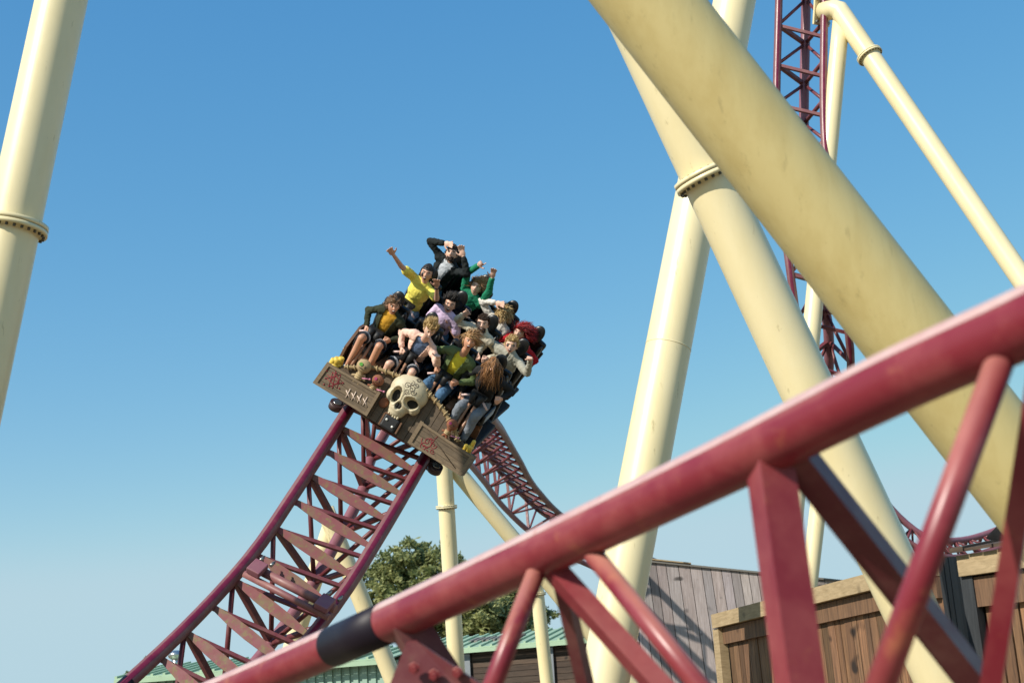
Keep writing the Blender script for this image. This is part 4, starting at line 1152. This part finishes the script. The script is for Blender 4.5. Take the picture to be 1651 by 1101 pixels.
            ho.tube([q-base for q in pts], [r0, r0*1.1, r0, r0*.85, r0*.6, r0*.4, r0*.12], 5)
        hob = ho.build('hair', hm, root)
    if beard:
        mm = MB(); rb = random.Random(3)
        for i in range(60):
            a_ = rb.uniform(-1.2, 1.2); z = rb.uniform(-.105, -.055)
            if abs(a_) < .28 and z > -.078: continue
            t = rb.random(); mm.cc = (t, t, t)
            mm.ell(hp(math.sin(a_)*.058, -math.cos(a_)*.080-.006, z), (.011, .011, .011), 6, 5)
        mm.build('beard', hm, body)
    rd = Rider(); rd.root = root; rd.EL = EL; rd.WR = WR; rd.PE = PE; rd.Mt = Mt; rd.base = base; rd.tl = tl; rd.body = body; rd.T = T; rd.XR = XR; rd.YB = YB; rd.s = s; rd.CH = CH
    for k, mt, nm in (extra or ()):
        d = (WR[k]-EL[k]).normalized(); q = WR[k]-d*.02-base
        mm = MB(); mm.tube([q-d*.010, q+d*.010], .033*s, 16); mm.build(nm, mt, body)
    return rd
M_shoe = simple('dark_shoe', (.02, .02, .022), .6); M_shoew = simple('white_blue_sneaker', (.45, .55, .58), .5, var=.4, scale=25)
M_ink2 = simple('dark_face_paint', (.035, .03, .035), .7)
denim = cloth('blue_denim', (.07, .15, .26), .25); denim2 = cloth('pale_denim', (.14, .25, .36), .25); gdenim = cloth('grey_denim', (.17, .19, .22), .25)
navy = cloth('dark_cotton', (.02, .022, .03)); M_band = simple('red_wristband', (.55, .02, .02), .5); M_watch = simple('dark_bracelet', (.03, .03, .03), .4); M_gold = simple('wrist_bracelet', (.4, .3, .12), .4, .5)
hem = cloth('pale_hem', (.50, .52, .55)); 

GRIP = ('grip', 'grip')
rider('person in dark olive jacket and mustard shirt with shaggy brown hair and bare knees', 0, 0, (634, 493), .44, (.45, -1, -.25), -.2,
      ((590, 533, .26), (622, 549, .24)), SKIN2, topm=cloth('mustard_cotton', (.62, .33, .035)), jacket=cloth('dark_olive_cloth', (.030, .035, .018)), jopen=.085,
      legs='short', legm=navy, sock=hem, hair=dict(n=170, len=.10, flow=(-.25, .2, -.35), lift=.7, curl=.3, front=.25, zmin=-.35), hm=H_brown, scale=.96, poses=GRIP,
      shoe=M_shoew, extra=((1, M_band, 'wristband'),), knees=((583, 545, .06), (611, 559, .06)))
rider('person in peach hoodie over blue shirt looking down, spiky blond hair, bare knees', 0, 1, (693, 531), .26, (.35, -.8, -1.0), -.0,
      ((648, 568, .24), (706, 573, .02)), SKIN3, topm=cloth('slate_blue_cotton', (.11, .16, .27)), jacket=cloth('peach_fleece', (.80, .52, .41)), jopen=.09,
      legs='short', legm=navy, sock=hem, hair=dict(n=190, len=.115, flow=(-.05, .25, .85), lift=.7, curl=.3, droop=.1, front=.15, zmin=-.3), hm=H_blond, scale=.95, poses=('grip', 'relax'), mouth='smile',
      hints=(None, (.4, .2, -.9)), knees=((627, 587, .05), (664, 601, .05)))
rider('person laughing in open green jacket and yellow shirt with light brown hair and jeans', 0, 2, (757, 550), .42, (.25, -1, -.15), -.0,
      ((704, 597, .24), (731, 617, .22)), SKIN2, topm=cloth('lemon_cotton', (.68, .60, .05)), jacket=cloth('moss_green_shell', (.105, .145, .058)), jopen=.075,
      legm=denim, hair=dict(n=190, len=.16, flow=(.35, .25, -.35), lift=.7, curl=.35, front=.2), hm=H_ltbrown, poses=GRIP, extra=((1, M_watch, 'bracelet'),))
rider('person in black jacket whose long wavy auburn hair hides the face', 0, 3, (794, 590), .42, (-.1, -1, -.5), -.25,
      ((742, 640, .3), (803, 646, .25)), SKIN, topm=cloth('black_knit', (.012, .012, .014)), jacket=cloth('black_jacket_cloth', (.016, .017, .019)), jopen=.05,
      legm=gdenim, hair=dict(n=170, len=.28, k=1, flow=(.30, -.22, -.85), lift=.3, curl=.62, droop=.5, front=-.3, clear=False, w=.0055, zmin=-.5), hm=H_auburn, mouth='closed', poses=GRIP)
rider('person in yellow polo shirt with both arms flung out', 1, 0, (688, 441), .44, (-.15, -1, -.25), -.25,
      ((630, 405, -.05), (704, 456, .08)), SKIN, topm=cloth('yellow_polo', (.80, .68, .12)), sleeve='short', legm=denim2,
      hair=dict(n=150, len=.028, flow=(.1, .4, .2), lift=.5, curl=.1, front=.6, w=.009), hm=H_black, scale=1.04, extra=((1, M_watch, 'watch'),), hints=((-.3, 0, -.5), (.5, .3, -1)), facepaint=[(-.045, -.080, -.02, .015, .012, .03)])
rider('person laughing in pale lilac shirt with windblown black hair and a hand on the chest', 1, 1, (725, 491), .42, (.05, -1, -.2), -.2,
      ((708, 543, .24), (717, 516, .36)), SKIN, topm=cloth('lilac_cotton', (.62, .47, .66)), sleeve='short', legm=denim,
      hair=dict(n=170, len=.12, flow=(-.1, .35, .45), lift=.8, curl=.35, front=.3), hm=H_black, poses=('grip', 'relax'), hints=((-.6, 0, -.8), (1, .2, -.5)), extra=((0, M_gold, 'bracelet'),))
rider('person in cream jacket with brown hair and beard raising one open hand', 1, 2, (778, 522), .44, (-.05, -1, -.2), -.4,
      ((752, 505, .32), (782, 580, .2)), SKIN3, topm=cloth('white_cotton', (.66, .66, .66)), jacket=cloth('cream_canvas', (.55, .49, .37)), jopen=.05,
      legm=cloth('sand_trousers', (.3, .26, .2)), hair=dict(n=150, len=.06, flow=(.1, .1, .5), lift=.7, curl=.2, front=.45), hm=H_dark, mouth='smile', beard=True, scale=1.02, poses=('open', 'grip'), hints=((-.9, 0, -.5), None))
rider('person in grey beige jacket with curly fair hair, smudged face and raised fist', 1, 3, (824, 557), .44, (-.1, -1, -.15), -.4,
      ((768, 577, .25), (857, 574, .20)), SKIN3, topm=cloth('grey_cotton', (.2, .2, .19)), jacket=cloth('grey_beige_shell', (.34, .33, .27)), jopen=.015,
      legm=navy, hair=dict(n=190, len=.08, flow=(.05, .1, .25), lift=.9, curl=.6, front=.25), hm=H_blond, poses=('grip', 'grip'), hints=((-1, 0, -.3), (.6, 0, -1)), facepaint=[(-.035, -.078, .0, .024, .012, .022), (.038, -.078, .004, .018, .010, .016)])
rider('topmost person in black jacket over printed white shirt, both hands beside the head', 2, 0, (728, 409), .44, (-.35, -1, .05), -.45,
      ((723, 394, .36), (745, 406, .32)), SKIN3, topm=cloth('printed_white_cotton', (.55, .58, .62), .5), jacket=cloth('black_blazer', (.012, .016, .017)), jopen=.085,
      legm=denim, hair=dict(n=140, len=.04, flow=(.1, .3, .4), lift=.6, curl=.15, front=.5), hm=H_dark, mouth='smile', beard=True, scale=1.04, hints=((-1.2, -.1, .35), (1.0, -.2, -.5)))
rider('person in green sweater with brown hair and both arms up, one finger pointing', 2, 1, (768, 463), .42, (-.2, -1, -.1), -.3,
      ((776, 425, .30), (795, 441, .34)), SKIN3, topm=cloth('emerald_knit', (.015, .20, .105)), sleeve='long', legm=navy,
      hair=dict(n=190, len=.17, flow=(.1, .3, -.2), lift=.8, curl=.35, front=.25), hm=H_ltbrown, mouth='smile', poses=('point', 'open'), hints=((-1, 0, .2), (1, 0, -.2)))
rider('person in white jacket with one hand up and blond hair blown over the face', 2, 2, (810, 508), .42, (.2, -1, -.3), -.25,
      ((806, 490, .34), None), SKIN3, topm=cloth('cream_knit', (.6, .56, .5)), jacket=cloth('white_cloth', (.70, .66, .60)), jopen=.03,
      legm=navy, hair=dict(n=220, len=.15, flow=(.3, -.1, -.25), lift=.7, curl=.4, front=-.1, clear=False), hm=H_blond, mouth=None, poses=('open', 'grip'), hints=((-1, 0, -.2), None))
rider('person in red jacket with big flying bright red hair, rightmost of the rear row', 2, 3, (837, 537), .42, (-.4, -1, -.15), -.45,
      (None, None), SKIN3, topm=cloth('crimson_knit', (.35, .01, .02)), jacket=cloth('red_padded_cloth', (.42, .012, .022)), jopen=.01,
      legm=navy, hair=dict(n=260, len=.19, k=1, flow=(.65, .15, .12), lift=.9, curl=.45, front=.2), hm=H_red, mouth='open', poses=GRIP)
print('objects', len(bpy.data.objects))
